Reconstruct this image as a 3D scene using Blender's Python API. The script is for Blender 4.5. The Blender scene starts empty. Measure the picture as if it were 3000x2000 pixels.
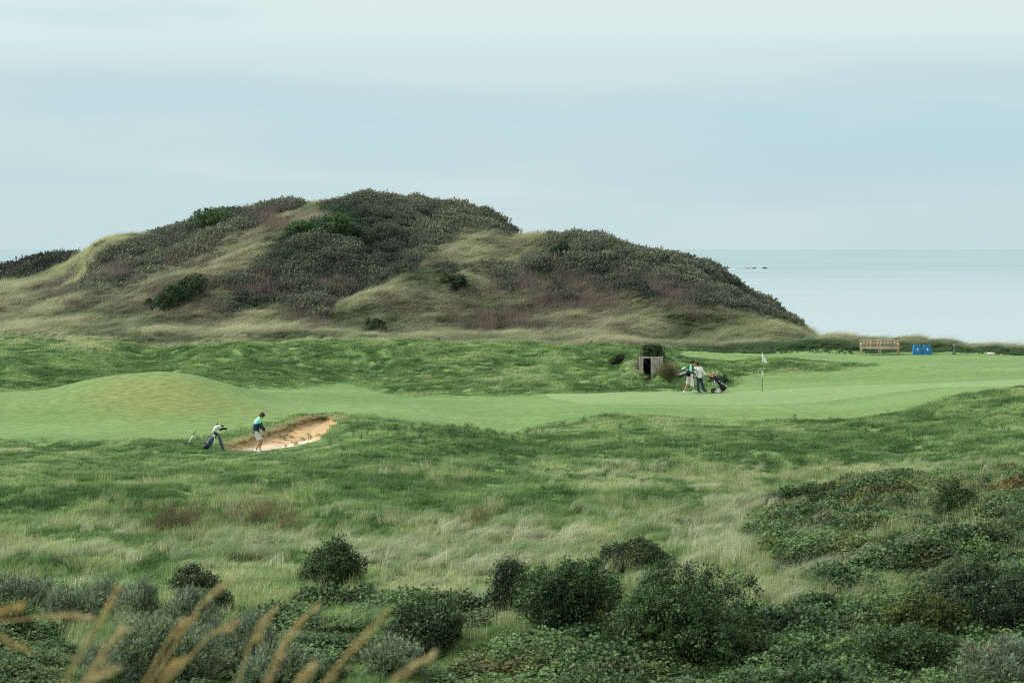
import bpy, bmesh, math, random
import numpy as np
from mathutils import Vector, Matrix, Euler
random.seed(7); RNG = np.random.default_rng(7)
S = bpy.context.scene
COL = S.collection
F = 7083.0; VH = 728.0; EYE = 20.0        # focal length in photo pixels, horizon row, eye height over the sea
SUN_TO = Vector((-0.78, 0.22, 0.78)).normalized()

# ------------------------------------------------------------------ object helpers
def tag(o, label=None, cat=None, group=None, kind=None):
    if label: o['label'] = label
    if cat: o['category'] = cat
    if group: o['group'] = group
    if kind: o['kind'] = kind
    return o
def empty(name, loc=(0, 0, 0), rz=0.0):
    o = bpy.data.objects.new(name, None); COL.objects.link(o)
    o.location = loc; o.rotation_euler = (0, 0, rz); o.empty_display_size = 0.2
    return o
def link(name, me, parent=None, mats=()):
    o = bpy.data.objects.new(name, me); COL.objects.link(o)
    for m in mats: me.materials.append(m)
    if parent: o.parent = parent
    return o
def np_mesh(name, V, Fc, smooth=True):
    """V (n,3); Fc (m,k) faces all of one size, -1 pads are not allowed"""
    me = bpy.data.meshes.new(name)
    V = np.ascontiguousarray(V, dtype=np.float32); Fc = np.ascontiguousarray(Fc, dtype=np.int32)
    n, k = Fc.shape
    me.vertices.add(len(V)); me.vertices.foreach_set('co', V.ravel())
    me.loops.add(n * k); me.loops.foreach_set('vertex_index', Fc.ravel())
    me.polygons.add(n); me.polygons.foreach_set('loop_start', np.arange(0, n * k, k, dtype=np.int32))
    me.polygons.foreach_set('use_smooth', np.full(n, smooth))
    me.update(calc_edges=True)
    return me
def copy_tree(o, parent=None):
    c = o.copy(); COL.objects.link(c)
    if parent: c.parent = parent
    for ch in list(o.children): copy_tree(ch, c)
    return c

class MB:
    """collects simple solids into one bmesh"""
    def __init__(s): s.bm = bmesh.new()
    def box(s, c, d, rot=None, bev=0.0, taper=1.0):
        g = bmesh.ops.create_cube(s.bm, size=1.0)['verts']
        for v in g:
            v.co = Vector((v.co.x * d[0], v.co.y * d[1], v.co.z * d[2]))
            if taper != 1.0 and v.co.z > 0: v.co.x *= taper; v.co.y *= taper
        M = Matrix.Translation(c) @ (Euler(rot).to_matrix().to_4x4() if rot is not None else Matrix())
        if bev:
            es = list({e for v in g for e in v.link_edges})
            r = bmesh.ops.bevel(s.bm, geom=es, offset=bev, segments=2, affect='EDGES', profile=0.6)
            g = list({v for f in r['faces'] for v in f.verts} | {v for v in g if v.is_valid})
        bmesh.ops.transform(s.bm, matrix=M, verts=g)
        return s
    def tube(s, pts, rad, n=10, ell=None, cap=True):
        """swept tube; rad float or list; ell = (a, b) scale of the two section axes"""
        pts = [Vector(p) for p in pts]
        if not hasattr(rad, '__len__'): rad = [rad] * len(pts)
        rings = []; prev = None
        for i, p in enumerate(pts):
            t = (pts[min(i + 1, len(pts) - 1)] - pts[max(i - 1, 0)]).normalized()
            if prev is None:
                a = Vector((0, 1, 0)) if abs(t.y) < 0.9 else Vector((1, 0, 0))
                x = (a - t * a.dot(t)).normalized()
            else:
                x = (prev - t * prev.dot(t)).normalized()
            prev = x; y = t.cross(x)
            r = rad[i]; ea, eb = (r, r) if not hasattr(r, '__len__') else r
            if ell: ea *= ell[0]; eb *= ell[1]
            rings.append([s.bm.verts.new(p + x * math.cos(2 * math.pi * k / n) * ea + y * math.sin(2 * math.pi * k / n) * eb) for k in range(n)])
        for a, b in zip(rings, rings[1:]):
            for k in range(n): s.bm.faces.new((a[k], a[(k + 1) % n], b[(k + 1) % n], b[k]))
        if cap:
            s.bm.faces.new(rings[0][::-1]); s.bm.faces.new(rings[-1])
        return s
    def ball(s, c, r, scale=(1, 1, 1), rot=None, seg=16, rings=10, jit=0.0):
        g = bmesh.ops.create_uvsphere(s.bm, u_segments=seg, v_segments=rings, radius=r)['verts']
        for v in g:
            k = 1 + random.uniform(-jit, jit)
            v.co = Vector((v.co.x * scale[0] * k, v.co.y * scale[1] * k, v.co.z * scale[2] * k))
        M = Matrix.Translation(c) @ (Euler(rot).to_matrix().to_4x4() if rot is not None else Matrix())
        bmesh.ops.transform(s.bm, matrix=M, verts=g); return s
    def poly(s, pts, thick=None):
        vs = [s.bm.verts.new(p) for p in pts]; f = s.bm.faces.new(vs)
        if thick is not None:
            r = bmesh.ops.extrude_face_region(s.bm, geom=[f])
            bmesh.ops.translate(s.bm, vec=Vector(thick), verts=[v for v in r['geom'] if isinstance(v, bmesh.types.BMVert)])
        return s
    def build(s, name, mat, parent=None, smooth=True, remesh=0.0):
        bmesh.ops.recalc_face_normals(s.bm, faces=s.bm.faces)
        me = bpy.data.meshes.new(name); s.bm.to_mesh(me); s.bm.free()
        o = link(name, me, parent, (mat,))
        if remesh:
            md = o.modifiers.new('skin_over', 'REMESH'); md.mode = 'VOXEL'; md.voxel_size = remesh; md.use_smooth_shade = True
            sm = o.modifiers.new('relax', 'SMOOTH'); sm.factor = 0.5; sm.iterations = 3
        for p in me.polygons: p.use_smooth = smooth
        return o

# ------------------------------------------------------------------ materials
def mat(name, col, rough=0.8, noise=0.0, nscale=8.0, spec=0.3, bump=0.0, bscale=60.0, sheen=0.0, metal=0.0, stretch=None):
    m = bpy.data.materials.new(name); m.use_nodes = True
    nt = m.node_tree; b = nt.nodes['Principled BSDF']
    b.inputs['Roughness'].default_value = rough
    b.inputs['Specular IOR Level'].default_value = spec
    b.inputs['Metallic'].default_value = metal
    b.inputs['Base Color'].default_value = (*col, 1)
    tc = nt.nodes.new('ShaderNodeTexCoord'); src = tc.outputs['Object']
    if stretch:
        mp = nt.nodes.new('ShaderNodeMapping'); mp.inputs['Scale'].default_value = stretch
        nt.links.new(src, mp.inputs['Vector']); src = mp.outputs['Vector']
    if noise:
        n = nt.nodes.new('ShaderNodeTexNoise'); n.inputs['Scale'].default_value = nscale; n.inputs['Detail'].default_value = 6
        nt.links.new(src, n.inputs['Vector'])
        r = nt.nodes.new('ShaderNodeMapRange'); r.inputs['From Min'].default_value = 0.3; r.inputs['From Max'].default_value = 0.7
        r.inputs['To Min'].default_value = 1 - noise; r.inputs['To Max'].default_value = 1 + noise
        nt.links.new(n.outputs['Fac'], r.inputs['Value'])
        mx = nt.nodes.new('ShaderNodeVectorMath'); mx.operation = 'SCALE'; mx.inputs[0].default_value = col
        nt.links.new(r.outputs['Result'], mx.inputs['Scale']); nt.links.new(mx.outputs['Vector'], b.inputs['Base Color'])
    if bump:
        n2 = nt.nodes.new('ShaderNodeTexNoise'); n2.inputs['Scale'].default_value = bscale; n2.inputs['Detail'].default_value = 4
        nt.links.new(src, n2.inputs['Vector'])
        bp = nt.nodes.new('ShaderNodeBump'); bp.inputs['Strength'].default_value = bump; bp.inputs['Distance'].default_value = 0.02
        nt.links.new(n2.outputs['Fac'], bp.inputs['Height']); nt.links.new(bp.outputs['Normal'], b.inputs['Normal'])
    return m

def leaf_mat(name, base, trans=0.35, var=0.35, rough=0.55, inst=True, spec=0.25):
    """leaf or blade: colour = base * per-instance tint 'col' * per-leaf value 'bl'; diffuse plus thin translucency"""
    m = bpy.data.materials.new(name); m.use_nodes = True
    nt = m.node_tree; b = nt.nodes['Principled BSDF']; out = nt.nodes['Material Output']
    b.inputs['Roughness'].default_value = rough; b.inputs['Specular IOR Level'].default_value = spec
    at = nt.nodes.new('ShaderNodeAttribute'); at.attribute_name = 'bl'
    mr = nt.nodes.new('ShaderNodeMapRange'); mr.inputs['To Min'].default_value = 1 - var; mr.inputs['To Max'].default_value = 1 + var
    nt.links.new(at.outputs['Fac'], mr.inputs['Value'])
    sc = nt.nodes.new('ShaderNodeVectorMath'); sc.operation = 'SCALE'
    nt.links.new(mr.outputs['Result'], sc.inputs['Scale'])
    if inst:
        ai = nt.nodes.new('ShaderNodeAttribute'); ai.attribute_type = 'INSTANCER'; ai.attribute_name = 'col'
        nt.links.new(ai.outputs['Vector'], sc.inputs[0])
    else:
        ac = nt.nodes.new('ShaderNodeAttribute'); ac.attribute_name = 'lc'
        ml = nt.nodes.new('ShaderNodeVectorMath'); ml.operation = 'MULTIPLY'; ml.inputs[1].default_value = base
        nt.links.new(ac.outputs['Vector'], ml.inputs[0]); nt.links.new(ml.outputs['Vector'], sc.inputs[0])
    nt.links.new(sc.outputs['Vector'], b.inputs['Base Color'])
    tr = nt.nodes.new('ShaderNodeBsdfTranslucent'); nt.links.new(sc.outputs['Vector'], tr.inputs['Color'])
    mx = nt.nodes.new('ShaderNodeMixShader'); mx.inputs[0].default_value = trans
    nt.links.new(b.outputs[0], mx.inputs[1]); nt.links.new(tr.outputs[0], mx.inputs[2]); nt.links.new(mx.outputs[0], out.inputs['Surface'])
    return m

# ------------------------------------------------------------------ numeric helpers
def pchip(xk, yk, x):
    xk = np.asarray(xk, float); yk = np.asarray(yk, float); x = np.clip(x, xk[0], xk[-1])
    h = np.diff(xk); d = np.diff(yk) / h; m = np.zeros_like(yk)
    m[0] = d[0]; m[-1] = d[-1]
    w1 = 2 * h[1:] + h[:-1]; w2 = h[1:] + 2 * h[:-1]
    with np.errstate(divide='ignore', invalid='ignore'):
        mm = (w1 + w2) / (w1 / d[:-1] + w2 / d[1:])
    m[1:-1] = np.where(d[:-1] * d[1:] > 0, mm, 0.0)
    i = np.clip(np.searchsorted(xk, x) - 1, 0, len(h) - 1)
    t = (x - xk[i]) / h[i]; t2 = t * t; t3 = t2 * t
    return (2*t3 - 3*t2 + 1) * yk[i] + (t3 - 2*t2 + t) * h[i] * m[i] + (-2*t3 + 3*t2) * yk[i+1] + (t3 - t2) * h[i] * m[i+1]
_G = np.random.default_rng(99).random((512, 512))
def vnoise(x, y):
    xi = np.floor(x).astype(int); yi = np.floor(y).astype(int); fx = x - xi; fy = y - yi
    fx = fx * fx * (3 - 2 * fx); fy = fy * fy * (3 - 2 * fy)
    a = _G[xi & 511, yi & 511]; b = _G[(xi + 1) & 511, yi & 511]; c = _G[xi & 511, (yi + 1) & 511]; d = _G[(xi + 1) & 511, (yi + 1) & 511]
    return (a * (1 - fx) + b * fx) * (1 - fy) + (c * (1 - fx) + d * fx) * fy
def fbm(x, y, sc, oct=3, off=0.0):
    """0..1 noise, sc = wavelength in metres"""
    r = 0; w = 0; a = 1.0
    for k in range(oct):
        r = r + a * vnoise(x / sc * 2 ** k + off + 17.3 * k, y / sc * 2 ** k + off * 1.7 + 5.1 * k); w += a; a *= 0.5
    return r / w
def inpoly(px, py, poly):
    px = np.asarray(px, float); py = np.asarray(py, float); r = np.zeros(px.shape, bool); n = len(poly)
    for i in range(n):
        x1, y1 = poly[i]; x2, y2 = poly[(i + 1) % n]
        if y1 == y2: continue
        c = ((y1 > py) != (y2 > py)) & (px < (x2 - x1) * (py - y1) / (y2 - y1) + x1); r ^= c
    return r
def blur1(a, n, axis):
    if n < 1: return a
    k = np.ones(2 * n + 1) / (2 * n + 1)
    p = [(0, 0), (0, 0)]; p[axis] = (n, n); b = np.pad(a, p, mode='edge'); c = np.cumsum(b, axis=axis)
    z = np.zeros_like(np.take(c, [0], axis=axis)); c = np.concatenate([z, c], axis=axis)
    L = 2 * n + 1; N = a.shape[axis]
    return (np.take(c, np.arange(L, L + N), axis=axis) - np.take(c, np.arange(0, N), axis=axis)) / L
def blur(a, nu, ny, it=2):
    for _ in range(it): a = blur1(blur1(a, nu, 0), ny, 1)
    return a
# ------------------------------------------------------------------ the lie of the land: contour lines (photo column u, photo row v) at known distances Y
UT = np.arange(-1500, 4501, 15.0); YT = np.arange(0.5, 345.0, 0.2)
CONT = []
def cont(Y, pts):
    """pts: (u, v) or (u, v, Y)"""
    CONT.append([(p[0], p[1], p[2] if len(p) > 2 else Y) for p in pts])
for Y_, d_ in ((0.5, 1.7), (4, 2.4), (12, 4.7), (22, 6.6), (33, 7.7)):
    cont(Y_, [(-1500, 728 + d_ * F / Y_), (4500, 728 + d_ * F / Y_)])
cont(46, [(0, 1985), (1500, 1985), (2400, 1960), (3000, 1955)])
cont(58, [(0, 1740), (1200, 1735), (1800, 1720), (2100, 1700), (2400, 1670), (2700, 1640), (3000, 1610)])
cont(74, [(0, 1525), (600, 1520), (1200, 1515), (1500, 1500), (1800, 1490), (2100, 1495), (2400, 1452), (2700, 1428), (3000, 1416)])
cont(86, [(0, 1405), (600, 1405), (900, 1400), (1200, 1385), (1500, 1395), (1800, 1400), (2100, 1410), (2400, 1408), (2700, 1397), (3000, 1387)])
cont(96, [(0, 1345), (300, 1345), (600, 1342), (757, 1340), (900, 1330), (1200, 1300), (1500, 1310), (2400, 1310), (2700, 1300), (3000, 1285)])
cont(102, [(0, 1310), (600, 1312), (757, 1314), (900, 1300), (1050, 1272), (1200, 1264), (1350, 1267), (1500, 1285), (1650, 1272), (1800, 1266), (2100, 1266), (2400, 1268), (2700, 1245), (3000, 1225)])
cont(112, [(0, 1258), (300, 1256), (600, 1252), (800, 1244), (900, 1229), (985, 1222), (1100, 1220), (1200, 1231), (1350, 1252), (1500, 1262), (1650, 1237), (1800, 1216), (2000, 1226), (2250, 1229), (2400, 1231), (2600, 1206), (2800, 1166), (3000, 1146)])
cont(122, [(-600, 1185), (-200, 1170), (0, 1158), (130, 1146), (270, 1112), (400, 1094), (480, 1089), (560, 1097), (650, 1121), (740, 1148), (830, 1172), (1000, 1186), (1200, 1186), (1500, 1195), (1800, 1186), (2100, 1182), (2400, 1175), (2600, 1156), (2800, 1136), (3000, 1124)])
cont(130, [(-600, 1150), (0, 1150), (740, 1148), (830, 1147), (1000, 1150), (1200, 1158), (1500, 1156), (1800, 1152), (2100, 1146), (2400, 1130), (2700, 1112), (3000, 1102)])
cont(138, [(0, 1080), (200, 1085), (420, 1105), (600, 1090), (800, 1095), (900, 1110), (1000, 1112), (1100, 1108), (1200, 1096), (1500, 1083), (1800, 1078), (1900, 1078), (2000, 1088), (2100, 1094), (2250, 1092), (2400, 1086), (2700, 1072), (3000, 1066)])
cont(146, [(0, 1006), (200, 1012), (330, 1020), (440, 1035), (560, 1012), (700, 1006), (800, 1012), (850, 1010), (900, 1000), (1000, 997), (1200, 1003), (1400, 1012), (1600, 1014), (1800, 1016), (1950, 1026), (2030, 1048), (2100, 1052), (2400, 1052), (2700, 1049), (3000, 1049)])
cont(153, [(0, 988), (330, 1002), (600, 1008), (1000, 1003), (1500, 1015), (1800, 1026), (2030, 1033), (2400, 1033), (2700, 1033), (3000, 1037)])
cont(162, [(0, 974), (300, 978), (600, 988), (900, 990), (1000, 990), (1300, 1002), (1800, 1015), (2100, 1018), (2280, 1018), (2400, 1004), (2440, 993), (2500, 1010), (2560, 1013), (2640, 1014), (2700, 1016), (2750, 1014), (2820, 1022), (2900, 1030), (3000, 1036)])
cont(175, [(0, 910), (300, 855), (600, 825), (900, 815), (1200, 822), (1500, 868), (1800, 860), (2100, 895), (2250, 945), (2330, 985), (2400, 1025), (2500, 1050), (2700, 1065), (3000, 1070)])
cont(198, [(-1500, 880), (0, 868), (100, 848), (180, 812), (250, 770), (290, 733), (350, 706), (430, 700), (560, 662), (620, 645), (750, 620), (860, 605), (1000, 596), (1060, 591), (1200, 604), (1330, 622), (1400, 632), (1440, 652), (1490, 700, 196), (1540, 718, 192), (1600, 727, 188), (1680, 722, 188), (1750, 724, 188), (1810, 742, 188), (1960, 786, 188), (2050, 820, 188), (2120, 852, 188), (2200, 898, 188), (2260, 924, 188), (2320, 962, 188), (2370, 994, 188), (2450, 1070, 188), (2700, 1200, 188), (3000, 1200, 188), (4500, 1200, 188)])
c15 = CONT[-1]
cont(225, [(u, VH + ((v - VH) * Y / F + 4.0 + (3 if u > 2400 else 0)) * F / 225) for u, v, Y in c15])
cont(262, [(-1500, 815), (-400, 838), (0, 822), (120, 790), (190, 776), (240, 778), (300, 815), (380, 900), (600, 1150), (3000, 1270), (4500, 1270)])
cont(344, [(-1500, VH + 22.5 * F / 344), (4500, VH + 22.5 * F / 344)])
DK = []; YK = []
for c in CONT:
    u = [p[0] for p in c]; d = [(p[1] - VH) * p[2] / F for p in c]; y = [p[2] for p in c]
    if u[0] > -1500: u = [-1500] + u; d = [d[0]] + d; y = [y[0]] + y
    if u[-1] < 4500: u = u + [4500]; d = d + [d[-1]]; y = y + [y[-1]]
    DK.append(pchip(u, d, UT)); YK.append(pchip(u, y, UT))
DK = np.array(DK); YK = np.array(YK)
DROP = np.array([pchip(YK[:, i], DK[:, i], YT) for i in range(len(UT))])
DROP = blur(DROP, 1, 4, 2)
VT = VH + F * DROP / YT[None, :]
UU, YY = np.meshgrid(UT, YT, indexing='ij'); XX = (UU - 1500) / F * YY

def samp(T, u, y):
    fu = np.clip((np.asarray(u, float) - UT[0]) / 15.0, 0, len(UT) - 1.001); fy = np.clip((np.asarray(y, float) - YT[0]) / 0.2, 0, len(YT) - 1.001)
    i = fu.astype(int); j = fy.astype(int); a = fu - i; b = fy - j
    return (T[i, j] * (1 - b) + T[i, j + 1] * b) * (1 - a) + (T[i + 1, j] * (1 - b) + T[i + 1, j + 1] * b) * a
def hit(u, v, ymin=40.0):
    """distance at which the sight line through (u, v) first meets the bare ground"""
    i = int(round((u - UT[0]) / 15.0)); col = VT[i]; j0 = int((ymin - YT[0]) / 0.2)
    w = np.nonzero(col[j0:] <= v)[0]
    return float(YT[j0 + w[0]]) if len(w) else 200.0

# regions, as outlines on the ground in (u, Y)
def ring(pts, ymin=40.0): return [(p[0], p[2] if len(p) > 2 else hit(p[0], p[1], ymin)) for p in pts]
def line(pts, u): return pchip([p[0] for p in pts], [p[1] for p in pts], u)
near_l = ring([(-1400, 1290), (0, 1287), (300, 1291), (520, 1291), (640, 1275), (720, 1258), (800, 1241), (900, 1216), (970, 1210, 114.5), (1100, 1221), (1200, 1234), (1300, 1246), (1400, 1262), (1480, 1276), (1530, 1270), (1560, 1252), (1640, 1240), (1786, 1219), (1900, 1221), (2000, 1228), (2255, 1235), (2468, 1231), (2638, 1204), (2765, 1177), (2893, 1154), (3000, 1140, 114.5), (4400, 1125, 114)])
far_l = ring([(-1400, 0, 125), (0, 0, 125.5), (470, 0, 126), (650, 0, 127), (744, 1137), (850, 1140), (940, 1127), (1000, 1116), (1042, 1122), (1127, 1143), (1191, 1158), (1255, 1160), (1425, 1158), (1595, 1154), (1960, 1150), (2090, 1148)])
YN = line(near_l, UT)[:, None]; YF = line(far_l, np.minimum(UT, 2090))[:, None]
YF = np.where(UT[:, None] > 2090, 151.8, YF)
FAIR = (YY > YN) & (YY < YF)
scrub = ring([(2080, 1149), (2130, 1140), (2165, 1125), (2175, 1108), (2150, 1098), (2300, 1091), (2450, 1084), (2540, 1075), (2610, 1064), (2400, 1061), (2150, 1061), (2030, 1061)])
FAIR &= ~inpoly(UU, YY, scrub + [(1990, 143.0), (2040, 135)])
tee = (UU > 1965) & (YY > 143.6) & (YY < 151.8); FAIR |= tee
green_r = ring([(1590, 1155), (1616, 1168), (1659, 1176), (1723, 1185), (2000, 1186), (2255, 1186), (2383, 1181), (2468, 1171), (2553, 1160), (2638, 1146), (2744, 1135), (3000, 1128, 119), (3600, 1126, 119), (3600, 1114, 127), (3000, 1113), (2723, 1121), (2510, 1129), (2255, 1144), (2000, 1150), (1800, 1152)])
GREEN = inpoly(UU, YY, green_r)
BUNK = [(636, 102.2), (690, 105.3), (740, 107.4), (800, 109.4), (850, 110.7), (900, 111.6), (940, 112.1), (972, 112.0), (988, 110.6), (986, 108.4), (975, 106.0), (950, 103.9), (915, 102.4), (875, 101.7), (830, 101.3), (780, 101.1), (720, 101.2), (670, 101.5)]
# smooth the outline
def chaikin(p, n=2):
    for _ in range(n):
        q = []
        for a, b in zip(p, p[1:] + p[:1]): q += [(a[0] * .75 + b[0] * .25, a[1] * .75 + b[1] * .25), (a[0] * .25 + b[0] * .75, a[1] * .25 + b[1] * .75)]
        p = q
    return p
BUNK = chaikin(BUNK)
HILL = (YY > 154.5) | ((YY > 148.5 - 3.5 * np.clip((UU - 0) / 700, -1, 1)) & (UU < 700) & (YY > 147)) & True
MOWN = blur((FAIR | GREEN).astype(float), 1, 3, 2)
MOWN2 = blur((FAIR | GREEN).astype(float), 2, 9, 2)
HILLW = blur((YY > 158).astype(float), 2, 12, 2) * blur((UU < 2420).astype(float), 3, 2, 2)
BUNKW = blur(inpoly(UU, YY, BUNK).astype(float), 1, 4, 1)
# hummocks and dune relief on top of the smooth shape
rough_n = (fbm(XX, YY, 3.0, 4) - 0.5) * 0.52 + (fbm(XX, YY, 1.1, 2, 40.) - 0.5) * 0.22 + (fbm(XX, YY, 7.0, 2, 71.) - 0.5) * 0.85
calm = np.clip(blur(((YY > 98) & (YY < 112) & (UU > 480) & (UU < 1020)).astype(float), 2, 6, 2), 0, 1)
crs, alg = XX * 0.84 - YY * 0.54, XX * 0.54 + YY * 0.84
hill_n = (fbm(crs, alg * 0.28, 6.5, 3, 7.) - 0.5) * 2.0 + (fbm(XX, YY, 5.0, 3, 27.) - 0.5) * 0.9
fair_n = (fbm(XX, YY, 7.0, 3, 3.) - 0.5) * 0.24
HT = EYE - DROP + rough_n * (1 - MOWN) * (1 - HILLW) * (1 - 0.85 * calm) + hill_n * HILLW * np.clip((YY - 156) / 12, 0, 1) + fair_n * MOWN
HUX, HUY = (1908 - 1500) / F * 133.9, 133.9
HUT_FLOOR = EYE - (1128 - VH) / F * 133.9
lx, ly = XX - HUX, YY - HUY
heap = np.clip((ly - 0.9) / 0.6, 0, 1) * np.exp(-((lx / 1.5) ** 4)) * np.exp(-(np.maximum(ly - 1.6, 0) / 2.2) ** 2)
HT = HT + heap * np.maximum(HUT_FLOOR + 1.75 - HT, 0)
sidew = np.exp(-(((np.abs(lx - 0.02) - 1.05) / 0.45) ** 2)) * np.clip((ly + 0.25) / 0.9, 0, 1) * np.exp(-(np.maximum(ly - 1.6, 0) / 2.0) ** 2)
HT = HT + sidew * np.maximum(HUT_FLOOR + np.where(lx < 0, 1.25, 1.15) - HT, 0)
wedge = np.clip((lx - 0.05) / 0.62, 0, 1) * np.clip((ly + 1.3) / 0.9, 0, 1) * (ly < 0.35) * np.exp(-(np.maximum(lx - 0.9, 0) / 0.8) ** 2)
HT = HT + wedge * np.maximum(HUT_FLOOR + 0.98 - HT, 0)
wedge2 = np.clip((-lx - 0.38) / 0.25, 0, 1) * np.clip((ly + 1.2) / 1.0, 0, 1) * (ly < 0.35) * np.exp(-(np.maximum(-lx - 0.9, 0) / 1.0) ** 2)
HT = HT + wedge2 * np.maximum(HUT_FLOOR + 0.75 - HT, 0)
HUTIN = (np.abs(lx + 0.01) < 0.62) & (ly > 0.0) & (ly < 1.2)
GREENB = blur(GREEN.astype(float), 1, 5, 2)
def uof(x, y): return 1500 + F * np.asarray(x, float) / np.maximum(np.asarray(y, float), 1.0)
def h(x, y): return samp(HT, uof(x, y), y)
def at(u, Y, dz=0.0):
    x = (u - 1500) / F * Y; return Vector((x, Y, float(h(x, Y)) + dz))
VFIN = VH + F * (EYE - HT) / YT[None, :]
def spot(u, v, ymin=40.0):
    """the ground point seen at photo pixel (u, v)"""
    i = int(round((u - UT[0]) / 15.0)); j0 = int((ymin - YT[0]) / 0.2); w = np.nonzero(VFIN[i][j0:] <= v)[0]
    return at(u, float(YT[j0 + w[0]]) if len(w) else 200.0)
def photo_v(x, y, z): return VH + F * (EYE - z) / y

# bunker: distance (m) inside its rim
bx = np.array([(p[0] - 1500) / F * p[1] for p in BUNK]); by = np.array([p[1] for p in BUNK])
def bunk_dist(x, y):
    d = np.full(np.shape(x), 1e9)
    for k in range(len(bx)):
        x1, y1, x2, y2 = bx[k], by[k], bx[(k + 1) % len(bx)], by[(k + 1) % len(bx)]
        dx, dy = x2 - x1, y2 - y1; t = np.clip(((x - x1) * dx + (y - y1) * dy) / (dx * dx + dy * dy + 1e-9), 0, 1)
        d = np.minimum(d, np.hypot(x - x1 - t * dx, y - y1 - t * dy))
    return d
def bunk_in(x, y): return inpoly(x, y, list(zip(bx, by)))
BZ = 20 - 8.62                                   # level of the raked floor

# ------------------------------------------------------------------ ground mesh
s_in = np.arange(-0.2, 0.2001, 0.00055); s_out = 0.2 + 0.24 * (np.linspace(0, 1, 40)[1:]) ** 1.4
SG = np.concatenate([-s_out[::-1], s_in, s_out])
YG = np.concatenate([np.arange(0.6, 44, 1.0), np.arange(44, 95, 0.25), np.arange(95, 156, 0.15), np.arange(156, 206, 0.35), np.arange(206, 344, 2.0)])
SS, YGm = np.meshgrid(SG, YG, indexing='ij'); XG = SS * (YGm + 30)
UG = uof(XG, YGm); UGc = np.clip(UG, -1490, 4490)
ZG = samp(HT, UGc, YGm)
bsel = (YGm > 100) & (YGm < 114) & (UG > 560) & (UG < 1080)
BXf = np.concatenate([np.linspace(bx[k], bx[(k + 1) % len(bx)], 12)[:-1] for k in range(len(bx))]); BYf = np.concatenate([np.linspace(by[k], by[(k + 1) % len(by)], 12)[:-1] for k in range(len(by))])
ia, ja = np.nonzero(bsel); dmin = np.full(len(ia), 9.); km = np.zeros(len(ia), int)
for c0 in range(0, len(ia), 4000):
    q = (XG[ia[c0:c0 + 4000], ja[c0:c0 + 4000]][:, None] - BXf) ** 2 + ((YGm[ia[c0:c0 + 4000], ja[c0:c0 + 4000]][:, None] - BYf)) ** 2
    km[c0:c0 + 4000] = q.argmin(1); dmin[c0:c0 + 4000] = np.sqrt(q.min(1))
w_ = dmin < 0.085; XG[ia[w_], ja[w_]] = BXf[km[w_]]; YGm = YGm.copy(); YGm[ia[w_], ja[w_]] = BYf[km[w_]]; UG = uof(XG, YGm)
bd = np.zeros_like(XG); bi = np.zeros(XG.shape, bool)
sel = (YGm > 100) & (YGm < 114) & (UG > 560) & (UG < 1080)
bd[sel] = bunk_dist(XG[sel], YGm[sel]); bi[sel] = bunk_in(XG[sel], YGm[sel]) & (bd[sel] > 0.004)
dd = np.where(bi, bd, 0)
sandz = ZG - 0.13 * np.clip(dd / 0.10, 0, 1) - 0.38 * np.clip(dd / 1.5, 0, 1) ** 0.9
sandz += (fbm(XG, YGm, 0.5, 3, 11.) - 0.5) * 0.05 * np.clip(dd / 0.4, 0, 1)
ZG = np.where(bi, sandz, ZG)
hin = (np.abs(XG - HUX + 0.01) < 0.62) & (YGm > HUY + 0.02) & (YGm < HUY + 1.2); ZG = np.where(hin, np.minimum(ZG, HUT_FLOOR), ZG)
NSx, NYx = XG.shape
VV = np.stack([XG, YGm, ZG], -1).reshape(-1, 3)
idx = np.arange(NSx * NYx).reshape(NSx, NYx)
Q = np.stack([idx[:-1, :-1], idx[1:, :-1], idx[1:, 1:], idx[:-1, 1:]], -1).reshape(-1, 4)
gx = np.gradient(ZG, axis=0) / np.gradient(XG, axis=0); tmp = np.gradient(ZG, axis=1) / np.gradient(YGm, axis=1) - gx * np.gradient(XG, axis=1) / np.gradient(YGm, axis=1)
NV = np.stack([-gx, -tmp, np.ones_like(gx)], -1); NV /= np.linalg.norm(NV, axis=-1, keepdims=True); NV = NV.reshape(-1, 3)
cu = UGc.reshape(-1)[Q].mean(1); cy = YGm.reshape(-1)[Q].mean(1)
def nearest(T, u, y): return T[np.clip(np.round((u - UT[0]) / 15.0).astype(int), 0, len(UT) - 1), np.clip(np.round((y - YT[0]) / 0.2).astype(int), 0, len(YT) - 1)]
ynear = line(near_l, cu); yfar = np.where(cu > 2090, 151.8, line(far_l, np.minimum(cu, 2090)))
fair_f = (cy > ynear) & (cy < yfar) & ~inpoly(cu, cy, scrub + [(1990, 143.0), (2040, 135)]) | ((cu > 1965) & (cy > 143.6) & (cy < 151.8))
green_f = inpoly(cu, cy, green_r)
bunk_f = np.zeros(len(Q), bool); cx_ = XG.reshape(-1)[Q].mean(1); cs_ = (cy > 100) & (cy < 114) & (cu > 560) & (cu < 1080); bunk_f[cs_] = bunk_in(cx_[cs_], cy[cs_])
hill_f = (cy > 154.0) & ~fair_f
reg = np.zeros(len(Q), int); reg[fair_f] = 1; reg[green_f] = 2; reg[hill_f] = 3; reg[bunk_f] = 4
def patch(name, k, material, extra=None):
    q = Q[reg == k]; used = np.unique(q); remap = np.full(len(VV), -1, np.int64); remap[used] = np.arange(len(used))
    me = np_mesh(name, VV[used], remap[q])
    me.normals_split_custom_set_from_vertices(NV[used].astype(np.float32))
    if extra is not None:
        a = me.attributes.new('pt', 'FLOAT', 'POINT'); a.data.foreach_set('value', extra.reshape(-1)[used].astype(np.float32))
    o = link(name, me, None, (material,)); tag(o, kind='structure'); return o
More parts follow.
